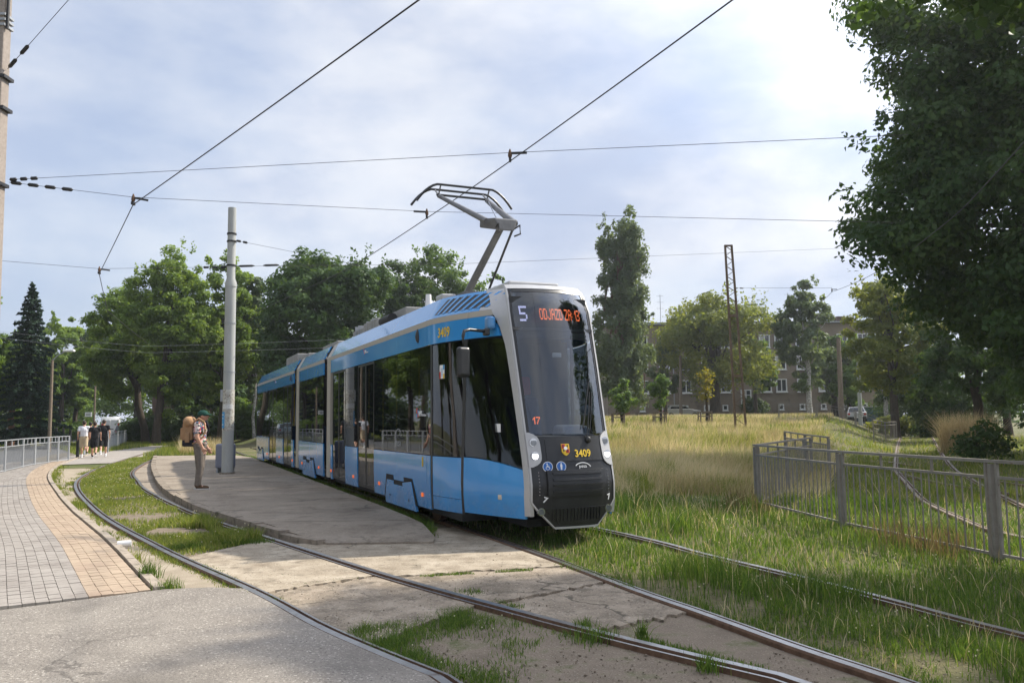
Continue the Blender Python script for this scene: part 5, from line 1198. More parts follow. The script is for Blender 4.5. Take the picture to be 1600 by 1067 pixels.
for s_ in (-1, 1):
    MB().tube([(-.15, s_ * .11, 1.47), (-.02, s_ * .12, 1.535), (.10, s_ * .13, 1.46), (.145, s_ * .145, 1.30), (.10, s_ * .17, 1.14), (-.05, s_ * .20, 1.03), (-.16, s_ * .15, .99)], [.02, .028, .028, .028, .02, .014, .014], 8).build('shoulder_strap', tan if s_ < 0 else blk, bp, 60)
    MB().tube([(-.41, s_ * .08, 1.50), (-.42, s_ * .08, 1.38), (-.465, s_ * .08, 1.22)], .009, 6).build('buckle_strap', blk, bp)
MB().tube([(-.2, -.04, 1.58), (-.2, 0, 1.62), (-.2, .04, 1.58)], .010, 6).build('carry_loop', blk, bp)

# four walkers seen from behind
def stride(a, b, sw=.12):
    """a, b: thigh swing of right and left leg (radians)"""
    J = {'knee': {}, 'ankle': {}, 'elbow': {}, 'wrist': {}, 'curl': .7}
    for s_, an in ((-1, a), (1, b)):
        kx, kz = .43 * math.sin(an), .92 - .43 * math.cos(an); sh_ = an - (.55 if an < -.15 else .05); ax, az = kx + .41 * math.sin(sh_), kz - .41 * math.cos(sh_)
        J['knee'][s_] = (kx, s_ * .095, kz); J['ankle'][s_] = (ax, s_ * .09, max(az, .085))
        J['elbow'][s_] = (-math.sin(an) * .25 - .02, s_ * .255, 1.17); J['wrist'][s_] = (-math.sin(an) * .45 + .08, s_ * .25, .95)
    return J
white_c = cloth('white_tshirt', (.72, .72, .76), .05); beige_c = cloth('beige_shorts', (.50, .40, .27), .1); black_c = cloth('black_tshirt', (.012, .012, .014), .3); blk2 = cloth('black_shorts', (.016, .016, .018), .3)
ws_ = cloth('white_shoe', (.7, .7, .7), .1); bs_ = cloth('black_shoe', (.015, .014, .014), .2)
walk = [('walker in white T-shirt and beige shorts seen from behind', (130, 714.6), 1.80, (-.32, .22), white_c, beige_c, ws_, M['hair'], M['white']),
        ('dark-haired walker mostly hidden between the white and the black T-shirts', (140, 712.2), 1.74, (.2, -.25), cloth('navy_tshirt', (.05, .09, .12)), blk2, bs_, M['hair_black'], None),
        ('walker in black T-shirt, shorts and black shoes in the middle', (147, 714.6), 1.74, (-.28, .2), black_c, blk2, bs_, M['hair'], None),
        ('tall walker in black T-shirt and shorts at the right of the group', (161, 713.0), 1.84, (.22, -.22), black_c, blk2, ws_, M['hair'], M['white'])]
for lab, (ax, ay), hh, (s0, s1), sh_, lg_, so_, hr_, sk_ in walk:
    x_, y_ = g(ax, ay, .045)
    person(lab, (x_, y_, .036), math.radians(90 + 22), stride(s0, s1), {'skin': M['skin'], 'legs': lg_, 'shirt': sh_, 'shoe': so_, 'sole': M['white']}, hh, .018, shorts=True, hairm=hr_, sock=sk_, sleeves=.5)
# ------------------------------------------------------------------ trees
M['bark'] = noisy('bark', [(.3, (.045, .035, .026)), (.7, (.10, .08, .06))], 9, 8, .95, .8, 30, .03, stretch=(1, 1, .25))
M['bark_red'] = noisy('bark_red', [(.3, (.12, .065, .045)), (.7, (.23, .13, .09))], 6, 8, .95, .8, 30, .03, stretch=(1, 1, .3))
M['birch'] = noisy('birch_bark', [(.42, (.52, .50, .46)), (.5, (.06, .055, .05)), (.56, (.58, .56, .52))], 5, 5, .8, stretch=(1, 1, 2.5))
M['leaf'] = leafmat('leaf', .55)
M['leaf_dark'] = leafmat('leaf_dark', .45, .5, .15)
M['needle'] = leafmat('needle', .12, .6, .2)
def leaf_quads(C, Nn, size, r_, asp=.62, droop=0.0):
    """rhombic leaves (folded on the midrib) at centres C facing Nn"""
    n_ = len(C); Nn = Nn / (np.linalg.norm(Nn, axis=1)[:, None] + 1e-9)
    t = r_.normal(size=(n_, 3)); t[:, 2] -= droop; t -= Nn * np.sum(t * Nn, 1)[:, None]; t /= np.linalg.norm(t, axis=1)[:, None] + 1e-9
    b = np.cross(Nn, t); s_ = (size * r_.uniform(.6, 1.25, n_))[:, None]
    V = np.stack([C - t * s_ * .5, C + b * s_ * .5 * asp - Nn * s_ * .10 + t * s_ * .08, C + t * s_ * .55, C - b * s_ * .5 * asp - Nn * s_ * .10 + t * s_ * .08], 1).reshape(-1, 3)
    return V, np.arange(n_ * 4).reshape(-1, 4)
def crown_pts(ells, nclump, nleaf, cr_, r_, shell=.55, up=.35, flat=.75):
    """leaf centres gathered in clumps spread through a union of ellipsoids"""
    vol = np.array([e[3] * e[4] * e[5] for e in ells]) ** .75; pick = r_.choice(len(ells), nclump, p=vol / vol.sum()); E_ = np.array(ells)[pick]
    d = r_.normal(size=(nclump, 3)); d /= np.linalg.norm(d, axis=1)[:, None]; rad = shell + (1 - shell) * r_.random(nclump) ** .6
    rad *= r_.uniform(.82, 1.10, nclump); CC = E_[:, :3] + d * E_[:, 3:6] * rad[:, None]
    cs = cr_ * r_.uniform(.55, 1.35, nclump); w = cs ** 2; pk = r_.choice(nclump, nleaf, p=w / w.sum())
    dl = r_.normal(size=(nleaf, 3)); dl /= np.linalg.norm(dl, axis=1)[:, None]; dl[:, 2] = np.abs(dl[:, 2]) * np.where(r_.random(nleaf) < .72, 1, -1)
    rl = r_.random(nleaf) ** .45; C = CC[pk] + dl * (cs[pk] * rl)[:, None] * np.array([1, 1, flat])
    Nn = dl * .9 + d[pk] * .35 + r_.normal(size=(nleaf, 3)) * .55; Nn[:, 2] += up
    return C, Nn, pk, CC, cs
def limb_path(a, b, r_, wob=.12, n=6):
    a = np.array(a, float); b = np.array(b, float); L_ = np.linalg.norm(b - a); P_ = [a + (b - a) * t + np.r_[0, 0, 1] * L_ * .10 * math.sin(math.pi * t) + (r_.normal(size=3) * wob * L_ * .25 * math.sin(math.pi * t)) for t in np.linspace(0, 1, n)]
    return [tuple(p) for p in P_]
def tree(name, label, loc, ells, trunk_h, trunk_r, pal, nleaf, lsize, seed, nclump=120, crr=.9, barkm='bark', leafm='leaf', group=None, nlimb=9, lean=(0, 0), shell=.55, up=.35, asp=.62, droop=0.0, trunk_top=None, flat=.75, sprouts=0):
    r_ = np.random.default_rng(seed); t = thing(name, label, 'tree', loc, 0, group)
    top = np.array([lean[0], lean[1], trunk_h]); mb = MB(); tp = limb_path((0, 0, -.2), top, r_, .05, 8); k = len(tp)
    mb.tube(tp, [trunk_r * (1.25 - .15 * 0 if i == 0 else 1) * (1 - .55 * i / k) for i in range(k)], 10); tr = mb.build('trunk', M[barkm], t, 80)
    C, Nn, pk, CC, cs = crown_pts(ells, nclump, nleaf, crr, r_, shell, up, flat)
    if sprouts:
        e0 = np.array(ells)[r_.choice(len(ells), sprouts)]; dd = r_.normal(size=(sprouts, 3)); dd[:, 2] = np.abs(dd[:, 2]); dd /= np.linalg.norm(dd, axis=1)[:, None]
        k_ = 26; cc = (e0[:, :3] + dd * e0[:, 3:6] * 1.0)[:, None, :] + (dd * np.array([.4, .4, 1]))[:, None, :] * r_.uniform(0, 1.6, (sprouts, k_, 1)) * crr + r_.normal(size=(sprouts, k_, 3)) * .16 * crr
        C = np.vstack([C, cc.reshape(-1, 3)]); Nn = np.vstack([Nn, r_.normal(size=(sprouts * k_, 3))]); pk = np.r_[pk, r_.integers(0, nclump, sprouts * k_)]
    order = np.argsort(-CC[:, 2])[::1]; idx = r_.choice(nclump, min(nlimb, nclump), replace=False)
    for i in idx:
        f = r_.uniform(.45, .95); a = np.array(tp[int(f * (k - 1))]); b = CC[i]
        pts = limb_path(a, b, r_, .22, 6); rr_ = trunk_r * r_.uniform(.22, .42)
        MB().tube(pts, [rr_ * (1 - .8 * j / 5) for j in range(6)], 6).build('limb', M[barkm], t, 80)
    V, F_ = leaf_quads(C, Nn, lsize, r_, asp, droop)
    pal = np.array(pal); cc = r_.random(nclump)[pk] * .55 + r_.random(len(C)) * .45; q = cc * (len(pal) - 1); i0 = np.clip(q.astype(int), 0, len(pal) - 2); f = (q - i0)[:, None]
    col = pal[i0] * (1 - f) + pal[i0 + 1] * f; col = np.repeat(col, 4, 0)
    cr_o = np_mesh('crown', V, F_, 4, M[leafm], t, col)
    return t
GREEN = [(.075, .135, .034), (.12, .20, .048), (.17, .255, .066)]
LIME = [(.11, .18, .04), (.175, .265, .052), (.245, .33, .075)]
DARK = [(.04, .08, .026), (.066, .12, .038), (.10, .16, .052)]
YEL = [(.125, .17, .04), (.19, .23, .055), (.265, .285, .07)]
BLUEG = [(.10, .15, .075), (.14, .195, .10), (.18, .235, .12)]
AUT = [(.15, .16, .03), (.24, .22, .04), (.30, .25, .055)]
def ptree(label, cx, ytop, wpx, Y, pal, seed, nleaf=24000, ls=.30, ybot=None, name='tree', parts=None, bx=0.0, **kw):
    """a tree measured on the photograph: centre column, top row, crown width, distance"""
    s_ = Y / FPX; base = at(cx + bx, 660, Y); ox = -bx * s_; gz = hzf(base.x, Y); top = at(cx, ytop, Y).z - gz; w = wpx * s_ / 2; bot = (at(cx, ybot, Y).z - gz) if ybot else top * .22
    h2 = (top - bot) / 2; zc = bot + h2; r_ = np.random.default_rng(seed + 500)
    ells = [(0, 0, zc, w * .82, w * .82, h2 * .92)]
    for i in range(parts or 6):
        a = r_.uniform(0, 2 * math.pi); f = r_.uniform(-.65, .75); ells.append((math.cos(a) * w * .5, math.sin(a) * w * .5, zc + f * h2 * .8, w * .5, w * .5, h2 * .32))
    ells.append((r_.uniform(-.2, .2) * w, 0, top - h2 * .32, w * .5, w * .5, h2 * .32))
    ells = [(e[0] + ox, *e[1:]) for e in ells]
    return tree(name, label, (base.x, Y, gz), ells, zc + h2 * .2, max(.10, w * .085), pal, nleaf, ls, seed, crr=max(.3, w * .175), lean=(ox, 0), **kw)
# left of the tram
ptree('tall bright green tree just left of the platform mast', 262, 388, 150, 62, LIME, 11, 46000, .24, 650, nclump=300, sprouts=30, bx=-18)
ptree('rounded lower bright green tree beside the street lamp', 186, 452, 140, 66, LIME, 12, 40000, .24, 640, nclump=280, sprouts=20, bx=44)
ptree('bright green tree directly behind the platform mast', 345, 402, 130, 64, LIME, 13, 36000, .25, 645, nclump=240, sprouts=30)
ptree('slender grey-green birch right of the platform mast top', 398, 420, 55, 66, BLUEG, 14, 9000, .28, 640, nclump=80, barkm='birch', droop=.8)
ptree('broad dark chestnut tree behind the rear of the tram', 500, 396, 235, 60, DARK, 15, 48000, .30, 640, nclump=320, leafm='leaf_dark', sprouts=20)
ptree('dark green tree above the middle of the tram roof', 605, 408, 130, 72, DARK, 16, 22000, .32, 640, nclump=200, sprouts=20)
ptree('tall green tree behind the pantograph base', 690, 386, 165, 74, GREEN, 17, 34000, .31, 640, nclump=240, sprouts=30)
ptree('small green tree top showing right of the pantograph base', 783, 418, 70, 78, GREEN, 18, 10000, .36, 640, nclump=70, sprouts=15)
ptree('pale green tree between the spruce and the street lamp', 95, 492, 95, 88, LIME, 19, 15000, .36, 655, nclump=110, sprouts=15)
ptree('low green tree behind the street lamp', 118, 545, 90, 90, GREEN, 20, 15000, .30, 645, nclump=100)
ptree('leafy tree with reddish trunk at the left frame edge', 18, 520, 120, 66, GREEN, 21, 24000, .26, 645, nclump=140, barkm='bark_red')
ptree('leafy tree behind the white van', 215, 540, 190, 125, GREEN, 22, 14000, .42, 668, nclump=80)
ptree('shaded tree behind the waiting man', 318, 560, 130, 70, DARK, 23, 14000, .32, 655, nclump=90, leafm='leaf_dark')
# trees just outside the frame at left, mirrored in the tram's windows
for i, (x_, y_) in enumerate(((-36, 40), (-33, 30), (-40, 33), (-28, 21), (-48, 50), (-27, 13), (-31, 24), (-26, 5), (-40, 16), (-33, 9), (-30, -3), (-24, 18), (-39.5, 57), (-46, 66), (-37.5, 52), (-43, 60))):
    src = bpy.data.objects['tree.00%d' % (i % 2)] if i % 2 else bpy.data.objects['tree']
    c = copy_tree(src); c.location = (x_, y_, 0); c.rotation_euler = (0, 0, 1.3 * i + .7); c['label'] = 'roadside tree %s left of the frame, mirrored in tram windows' % ('beyond the road', 'behind the railing', 'in the second row', 'abreast of the platform', 'farthest off', 'abreast of the crossing', 'between two others', 'level with the camera', 'farthest left', 'behind the crossing trees', 'behind the camera', 'nearest the railing', 'far up the road', 'second farthest up the road', 'up the road', 'last of the row')[i]; c.scale = (1.0, 1.0, 1.15)
    c['group'] = 'roadside trees left of the picture'
# spruce: whorls of drooping boughs
def spruce(label, cx, ytop, wpx, Y, seed, pal):
    r_ = np.random.default_rng(seed); b = at(cx, 660, Y); H = at(cx, ytop, Y).z; w = wpx * Y / FPX / 2; t = thing('spruce_tree', label, 'tree', (b.x, Y, 0))
    MB().tube([(0, 0, -.1), (0, 0, H * .5), (0, 0, H)], [.28, .16, .02], 8).build('trunk', M['bark'], t, 80)
    C = []; Nn = []; z = .9; mb = MB()
    while z < H - .15:
        f = 1 - z / H; R_ = w * (f ** .80) * r_.uniform(.75, 1.15) + .05; nb = int(6 + 9 * f)
        for k in range(nb):
            a = 2 * math.pi * (k + r_.random()) / nb; L_ = R_ * r_.uniform(.75, 1.12); n_ = int(14 + 70 * L_)
            s_ = r_.random(n_) ** .75; side = r_.normal(0, .17, n_) * (1.15 - s_) * min(1, L_); zz = z + .22 * s_ * L_ * .4 - .55 * (s_ ** 1.6) * L_ * .55 + r_.normal(0, .05, n_) - np.abs(side) * .5
            C.append(np.stack([math.cos(a) * s_ * L_ - math.sin(a) * side, math.sin(a) * s_ * L_ + math.cos(a) * side, zz], 1)); nn = r_.normal(size=(n_, 3)) * .5; nn[:, 2] += .9; Nn.append(nn)
        z += .24 + .34 * f * r_.uniform(.7, 1.2)
    C = np.vstack(C); Nn = np.vstack(Nn); V, F_ = leaf_quads(C, Nn, .28, r_, .45, 1.2); pal = np.array(pal); q = r_.random(len(C))[:, None]
    np_mesh('crown', V, F_, 4, M['needle'], t, np.repeat(pal[0] * (1 - q) + pal[1] * q, 4, 0)); return t
spruce('dark spruce with a pointed tip at far left', 42, 442, 128, 58, 31, [(.03, .06, .04), (.06, .10, .065)])
spruce('shorter dark spruce beside the street lamp', 68, 525, 100, 88, 32, [(.022, .05, .026), (.045, .085, .045)])
# poplar
s_ = 72 / FPX; b = at(974, 650, 72); Hp = at(974, 333, 72).z - 1.5; r_ = np.random.default_rng(5)
ells = [(0, 0, Hp * .46, 2.75, 2.5, Hp * .46)] + [(r_.uniform(-1.7, 1.7), r_.uniform(-1.5, 1.5), Hp * f, 1.0, 1.0, 2.6) for f in np.linspace(.14, .86, 16)] + [(-1.1, 0, Hp * .86, .75, .8, 2.2), (.75, 0, Hp * .88, .9, .9, 2.3)]
tree('poplar_tree', 'tall columnar poplar right of the tram front', (b.x, 72, 1.4), ells, Hp * .8, .5, [(.09, .135, .07), (.13, .18, .095), (.175, .225, .125)], 44000, .27, 41, nclump=420, crr=.48, shell=.5, up=.2, flat=1.5, sprouts=50, barkm='bark_red')
# in front of the apartment block
ptree('yellowish green tree in front of the brown apartment block', 1118, 462, 205, 86, YEL, 42, 28000, .34, 625, nclump=210, sprouts=60, nlimb=14)
ptree('silvery birch with white trunk right of the lattice mast', 1266, 436, 98, 80, BLUEG, 43, 22000, .28, 628, nclump=150, barkm='birch', droop=.7, sprouts=25)
ptree('grey-green shrubby tree at the foot of the poplar', 1040, 525, 80, 90, BLUEG, 44, 9000, .32, 630, nclump=80)
ptree('pale yellow-green maple overhanging the overgrown track', 1398, 432, 160, 58, YEL, 45, 36000, .23, 632, nclump=170, sprouts=30)
ptree('birch with pale trunk behind the garage', 1385, 520, 90, 72, BLUEG, 46, 10000, .28, 630, nclump=80, barkm='birch')
ptree('green tree between the pale green pole and the maple', 1330, 520, 100, 90, GREEN, 47, 13000, .38, 640, nclump=90)
ptree('shaded tree at the end of the overgrown track', 1450, 500, 170, 72, DARK, 48, 12000, .34, 650, nclump=110, leafm='leaf_dark')
ptree('dense shaded tree deep in the right corner', 1530, 420, 190, 48, DARK, 49, 14000, .28, 690, nclump=120, leafm='leaf_dark')
for lab, cx, yt, pal_, sd in (('small green sapling beside the tram front', 972, 588, GREEN, 51), ('small green sapling in the middle wooden guard', 1033, 578, GREEN, 52), ('slim yellow sapling in a wooden guard', 1105, 570, AUT, 53)):
    ptree(lab, cx, yt, 40 if sd != 53 else 26, 50, pal_, sd, 2200 if sd != 53 else 520, .17, 652 if sd != 53 else 640, name='sapling', nclump=34, nlimb=5)
# the dark maples at right and the near crown that shades the foreground
def big(label, loc, ells, th, tr_, nleaf, ls, seed, **kw): return tree('maple_tree', label, loc, ells, th, tr_, DARK if not kw.get('pal') else kw.pop('pal'), nleaf, ls, seed, leafm='leaf_dark', **{k_: v for k_, v in kw.items() if k_ != 'pal'})
big('tall dark maple right of the overgrown track', (17.0, 27.0, 0), [(-.2, 0, 8.5, 4.6, 4.5, 4.6), (-4.1, -1.0, 7.4, 2.1, 2.2, 1.5), (-3.1, -.5, 10.2, 2.2, 2.4, 1.5), (-2.6, -.5, 12.6, 2.1, 2.2, 1.5), (-3.1, -.5, 15.2, 2.2, 2.2, 1.6), (.8, 0, 13.8, 3.2, 3, 2.8), (-.5, -1, 5.2, 3.0, 3.0, 2.0), (2.8, 0, 4.9, 3.2, 3, 3.4)], 11.5, .30, 90000, .22, 61, nclump=380, crr=.95, nlimb=16, sprouts=40)
big('second dark maple at the right frame edge', (17.4, 23.4, 0), [(0, 0, 9.5, 4.0, 4, 5.0), (-1.5, -1, 5.0, 2.6, 2.6, 2.4), (0, 0, 14, 3.4, 3, 3), (.4, -.5, 3.9, 2.4, 2.4, 2.4)], 12, .22, 45000, .22, 62, nclump=260, crr=.95, nlimb=12)
big('near maple whose branches hang in the upper right corner', (12.6, 10.4, 0), [(-1.0, 0, 9.6, 4.4, 2.5, 1.9), (-5.0, .2, 7.9, 1.6, 1.3, 1.0), (-6.6, .1, 7.3, 1.1, .9, .55), (-3.6, .6, 9.6, 1.8, 1.5, 1.2), (1.5, -1.5, 7.5, 3, 2.4, 2.0)], 9.5, .28, 50000, .18, 63, nclump=300, crr=.62, nlimb=16, sprouts=50)
for x_, y_, lb in ((25.5, 33.0, 'unseen dark maple added outside the right frame edge to shade the undergrowth'), (26.0, 23.5, 'unseen dark maple added for shade outside the right frame edge nearer the camera')):  # unseen copies of the maple, added to put the undergrowth in shade
    c = copy_tree(bpy.data.objects['maple_tree']); c.location = (x_, y_, 0); c.rotation_euler = (0, 0, 2.1 + x_); c['label'] = lb
def bush(label, px, Y, w, h, pal, n_, ls, seed, dx=0.0, m_='leaf', depth=None):
    r_ = np.random.default_rng(seed); x_ = at(px, 660, Y).x; t = thing('bush', label, 'bush', (x_, Y, hzf(x_, Y))); dpt = depth or w * .6
    C, Nn, pk, CC, cs = crown_pts([(0, 0, h * .48, w, dpt, h * .5), (w * .4, 0, h * .4, w * .55, dpt * .8, h * .45), (-w * .45, 0, h * .38, w * .5, dpt * .8, h * .42)], 60, n_, h * .24, r_, .5)
    C[:, 2] = np.maximum(C[:, 2], .05); V, F_ = leaf_quads(C, Nn, ls, r_); pal = np.array(pal); q = (r_.random(60)[pk] * .6 + r_.random(n_) * .4)[:, None]
    np_mesh('foliage', V, F_, 4, M[m_], t, np.repeat(pal[0] * (1 - q) + pal[2] * q, 4, 0))
    for i in range(5): MB().tube(limb_path((r_.uniform(-w, w) * .3, 0, -.05), CC[i], r_, .2, 5), [.035, .03, .022, .015, .008], 5).build('stem', M['bark'], t)
    return t
bush('yellow-green bush at the end of the overgrown track', 1423, 62, 2.9, 1.75, YEL, 9000, .20, 71)
bush('dark leafy bush at the foot of the right maples', 1535, 27, .95, 1.35, DARK, 1500, .16, 72, m_='leaf_dark')
bush('green bush in front of the brown apartment block', 1180, 94, 1.6, 2.2, DARK, 3500, .26, 73, m_='leaf_dark')
bush('clipped hedge left of the walkers', 88, 82, 2.6, 2.2, GREEN, 7000, .24, 74, depth=1.2)
bush('hedge behind the black posts at far left', 30, 82, 4.4, 2.2, GREEN, 8000, .26, 75, depth=1.2)
bush('dark green shrub beside the second railing', 226, 70, 2.0, 2.6, DARK, 7000, .22, 76, m_='leaf_dark')
bush('dark hedge behind the waiting man', 330, 72, 5.6, 2.0, DARK, 12000, .26, 77, m_='leaf_dark', depth=1.4)

for lab, px, Y_, w_, h_, sd in (('low dark shrub behind the rear of the tram', 385, 68, 3.4, 3.2, 81), ('shrub below the bright green trees', 292, 66, 2.6, 3.0, 82), ('shrub under the tree at the left frame edge', 10, 90, 4.5, 4.6, 83), ('shrubbery behind the street lamp', 85, 94, 4.8, 5.4, 85), ('shrub far left outside the frame', -70, 84, 4.5, 4.6, 86), ('dark bush in the gap left of the right maples', 1490, 58, 3.0, 4.0, 92), ('dense shrub beyond the yellow-green bush', 1440, 82, 5.0, 5.0, 94)):
    bush(lab, px, Y_, w_, h_, GREEN if sd % 2 else DARK, 9000, .26, sd, depth=1.8)
ptree('distant green tree at the left frame edge', -10, 560, 130, 80, GREEN, 88, 12000, .40, 668, nclump=80)
ptree('distant green tree between the spruce and the bright trees', 140, 500, 120, 122, GREEN, 89, 14000, .46, 664, nclump=90)
ptree('distant dark tree right of the platform mast', 405, 470, 130, 78, DARK, 90, 14000, .38, 650, nclump=90)
ptree('green tree filling the gap right of the yellowish tree', 1182, 525, 80, 93, GREEN, 91, 7000, .36, 625, nclump=70, sprouts=15)
ptree('soft green tree between the birch and the maple', 1305, 530, 120, 92, BLUEG, 95, 9000, .36, 635, nclump=80)
ptree('shaded tree far behind the right maples', 1575, 470, 150, 60, DARK, 96, 9000, .34, 680, nclump=80, leafm='leaf_dark')
ptree('dark tree just inside the right frame edge behind the maples', 1625, 480, 150, 46, DARK, 97, 12000, .28, 705, nclump=100, leafm='leaf_dark')
# far-off belt of trees that closes the horizon
r_ = np.random.default_rng(99); n_ = 15000; xx = r_.uniform(-150, 130, n_); top_ = 7.5 + 4.5 * vnoise(xx, 0 * xx, .09) + 2.0 * vnoise(xx, 0 * xx + 5, .35); C = np.stack([xx, 138 + r_.normal(0, 2.2, n_), top_ * (1 - r_.random(n_) ** 1.6)], 1)
V, F_ = leaf_quads(C, r_.normal(size=(n_, 3)) + np.array([0, -.4, .5]), .95, r_); q = (vnoise(xx, C[:, 2], .3) * .6 + r_.random(n_) * .4)[:, None]; pal = np.array(GREEN)
o = np_mesh('distant_wood', V, F_, 4, M['leaf'], None, np.repeat(pal[0] * (1 - q) + pal[2] * q, 4, 0)); tag(o, 'far-off belt of trees along the horizon', 'wood', kind='stuff')
# ------------------------------------------------------------------ grass, weeds, small stones
M['grass'] = leafmat('grass_blade', .58, .55, .2)
M['straw'] = leafmat('straw_blade', .4, .6, .2, (1, 1, 1.6))
def blades(name, X, Y, Z, H, Wd, pal, m_, seed, lean=.35, label=None, simple=False, cat='grass', tone=None, wind=0.0):
    r_ = np.random.default_rng(seed); n_ = len(X); a = r_.uniform(0, 2 * math.pi, n_); b = np.where(r_.random(n_) < wind, r_.normal(.2, .6, n_), r_.uniform(0, 2 * math.pi, n_)); ln = np.abs(r_.normal(0, lean, n_)) * H
    P0 = np.stack([X, Y, Z - .01], 1); sd = np.stack([np.cos(a), np.sin(a), 0 * a], 1) * (Wd / 2)[:, None]; dr = np.stack([np.cos(b), np.sin(b), 0 * b], 1)
    mid = P0 + dr * (ln * .3)[:, None]; mid[:, 2] += H * .55; tip = P0 + dr * ln[:, None]; tip[:, 2] += H * r_.uniform(.85, 1.05, n_)
    pal = np.array(pal); q = (r_.random(n_) if tone is None else np.clip(tone * .75 + .35 * r_.random(n_) - .05, 0, .999)) * (len(pal) - 1); i0 = np.clip(q.astype(int), 0, len(pal) - 2); f = (q - i0)[:, None]; col = pal[i0] * (1 - f) + pal[i0 + 1] * f
    if simple:
        V = np.stack([P0 - sd, P0 + sd, tip], 1).reshape(-1, 3); F_ = np.arange(n_ * 3).reshape(-1, 3); cc = np.repeat(col, 3, 0)
    else:
        V = np.stack([P0 - sd, P0 + sd, mid - sd * .75, mid + sd * .75, tip], 1).reshape(-1, 3); k = (np.arange(n_) * 5)[:, None]
        F_ = np.concatenate([k + [0, 1, 3], k + [0, 3, 2], k + [2, 3, 4]], 1).reshape(-1, 3); cc = np.repeat(col, 5, 0)
    o = np_mesh(name, V, F_, 3, m_, None, cc); tag(o, label or 'green grass', cat, kind='stuff'); return o
def polar(n_, r0, r1, a0, a1, seed):
    r_ = np.random.default_rng(seed); r = r0 * (r1 / r0) ** r_.random(n_); a = np.radians(r_.uniform(a0, a1, n_)); return r * np.sin(a), r * np.cos(a), r, r_
xRA, xRB, xRC, xRD = fy(RA), fy(RB), fy(RC), fy(RD)
GP = [(.05, .10, .025), (.08, .15, .034), (.12, .20, .048), (.18, .225, .075)]
GL = [(.085, .135, .03), (.145, .205, .045), (.21, .26, .065), (.31, .30, .13)]
DRY = [(.20, .18, .075), (.40, .33, .18), (.56, .48, .30), (.66, .58, .40)]
# right-hand side: grown-over track bed and verge
X, Y, R_, r_ = polar(275000, 4.4, 62, -16, 47, 1)
tr_ = (X - TA[0]) * TP[0] + (Y - TA[1]) * TP[1]
ok = ((Y < 13.5) & (X > xTL(Y) + .10)) | ((Y >= 13.5) & (tr_ > -.6))
for fx_, lo, hi in ((xTR, 2, 60), (xRA, 2, 60), (xRB, 3, 60)):
    ok &= ~((np.abs(X - fx_(Y)) < .105) & (Y > lo) & (Y < hi) & (r_.random(len(X)) > .012))
nz = vnoise(X, Y, .55); nz2 = vnoise(X + 9, Y, 2.3)
bare = (np.abs(X - xTL(Y) - .4) < .45) & (nz2 > .45) & (Y < 8.5) & (r_.random(len(X)) < .82)
ok &= ~bare & (r_.random(len(X)) < .45 + .9 * nz)
dryz = (Y > 17.5 + 3.2 * (vnoise(X, Y, .3) - .5)) & (X / Y < .355) & (tr_ > 1.2)
k = ok & ~dryz
near = R_ < 17
h = (.06 + .20 * nz * nz2 + .05 * r_.random(len(X))) * np.where(X > xTR(Y), 1.15, 1.0) * np.where(np.abs(X - xTR(Y)) < .5, .75, 1) * (1 + .9 * ((nz > .62) & (nz2 > .6)))
h *= np.where((X - xTL(Y) < .55) & (Y < 13), .5, .78)
w = np.clip(.0042 + R_ * .00055, .005, .022)
straw = r_.random(len(X)) < .03 + .17 * np.clip((Y - 11) / 9, 0, 1) * (X / np.maximum(Y, 1) < .37)
kk = k & near & ~straw; blades('grass', X[kk], Y[kk], hz(X[kk], Y[kk]), h[kk], w[kk], GP, M['grass'], 2, .5, 'lush green grass overgrowing the tram track bed at right')
kk = k & ~near & ~straw; blades('grass', X[kk], Y[kk], hz(X[kk], Y[kk]), h[kk] * 1.2, w[kk] * 1.2, GL, M['grass'], 3, .5, 'green grass round the distant overgrown track', True)
kk = k & straw; blades('dry_grass', X[kk], Y[kk], hz(X[kk], Y[kk]), h[kk] * 1.5 + .05, w[kk] * .8, DRY, M['straw'], 4, .5, 'dry seed stalks among the green grass at right')
# tall dry meadow
X, Y, R_, r_ = polar(185000, 17, 88, -9, 25, 5)
tr_ = (X - TA[0]) * TP[0] + (Y - TA[1]) * TP[1]; nz = vnoise(X, Y, .35); nz2 = vnoise(X, Y, 1.1)
k = (Y > 17.0 + 3.5 * (vnoise(X, Y, .3) - .5)) & (X / Y < .36 + .03 * nz) & (tr_ > 1.7) & (r_.random(len(X)) < .35 + .8 * nz)
h = (.22 + .45 * nz + .25 * nz2 + .25 * r_.random(len(X)) ** 2) * np.clip((Y - 14.0) / 7, .35, 1) * np.clip(1 - (Y - 32) / 40, .55, 1); w = np.clip(R_ * .00075, .012, .05)
grn = (r_.random(len(X)) < .18 + .5 * (vnoise(X + 31, Y, .5) > .58)) | (nz2 > .80)
tn = np.clip(1.3 * vnoise(X + 7, Y * 1.0, .45) + .08, 0, 1)
kk = k & ~grn; blades('dry_grass', X[kk], Y[kk], hz(X[kk], Y[kk]), h[kk], w[kk], DRY, M['straw'], 6, .6, 'tall straw-coloured meadow grass behind the barrier', True, tone=tn[kk], wind=.6)
kk = k & grn; blades('grass', X[kk], Y[kk], hz(X[kk], Y[kk]), h[kk] * .8, w[kk] * 1.2, GL, M['grass'], 7, .4, 'green stalks in the tall dry meadow', True)
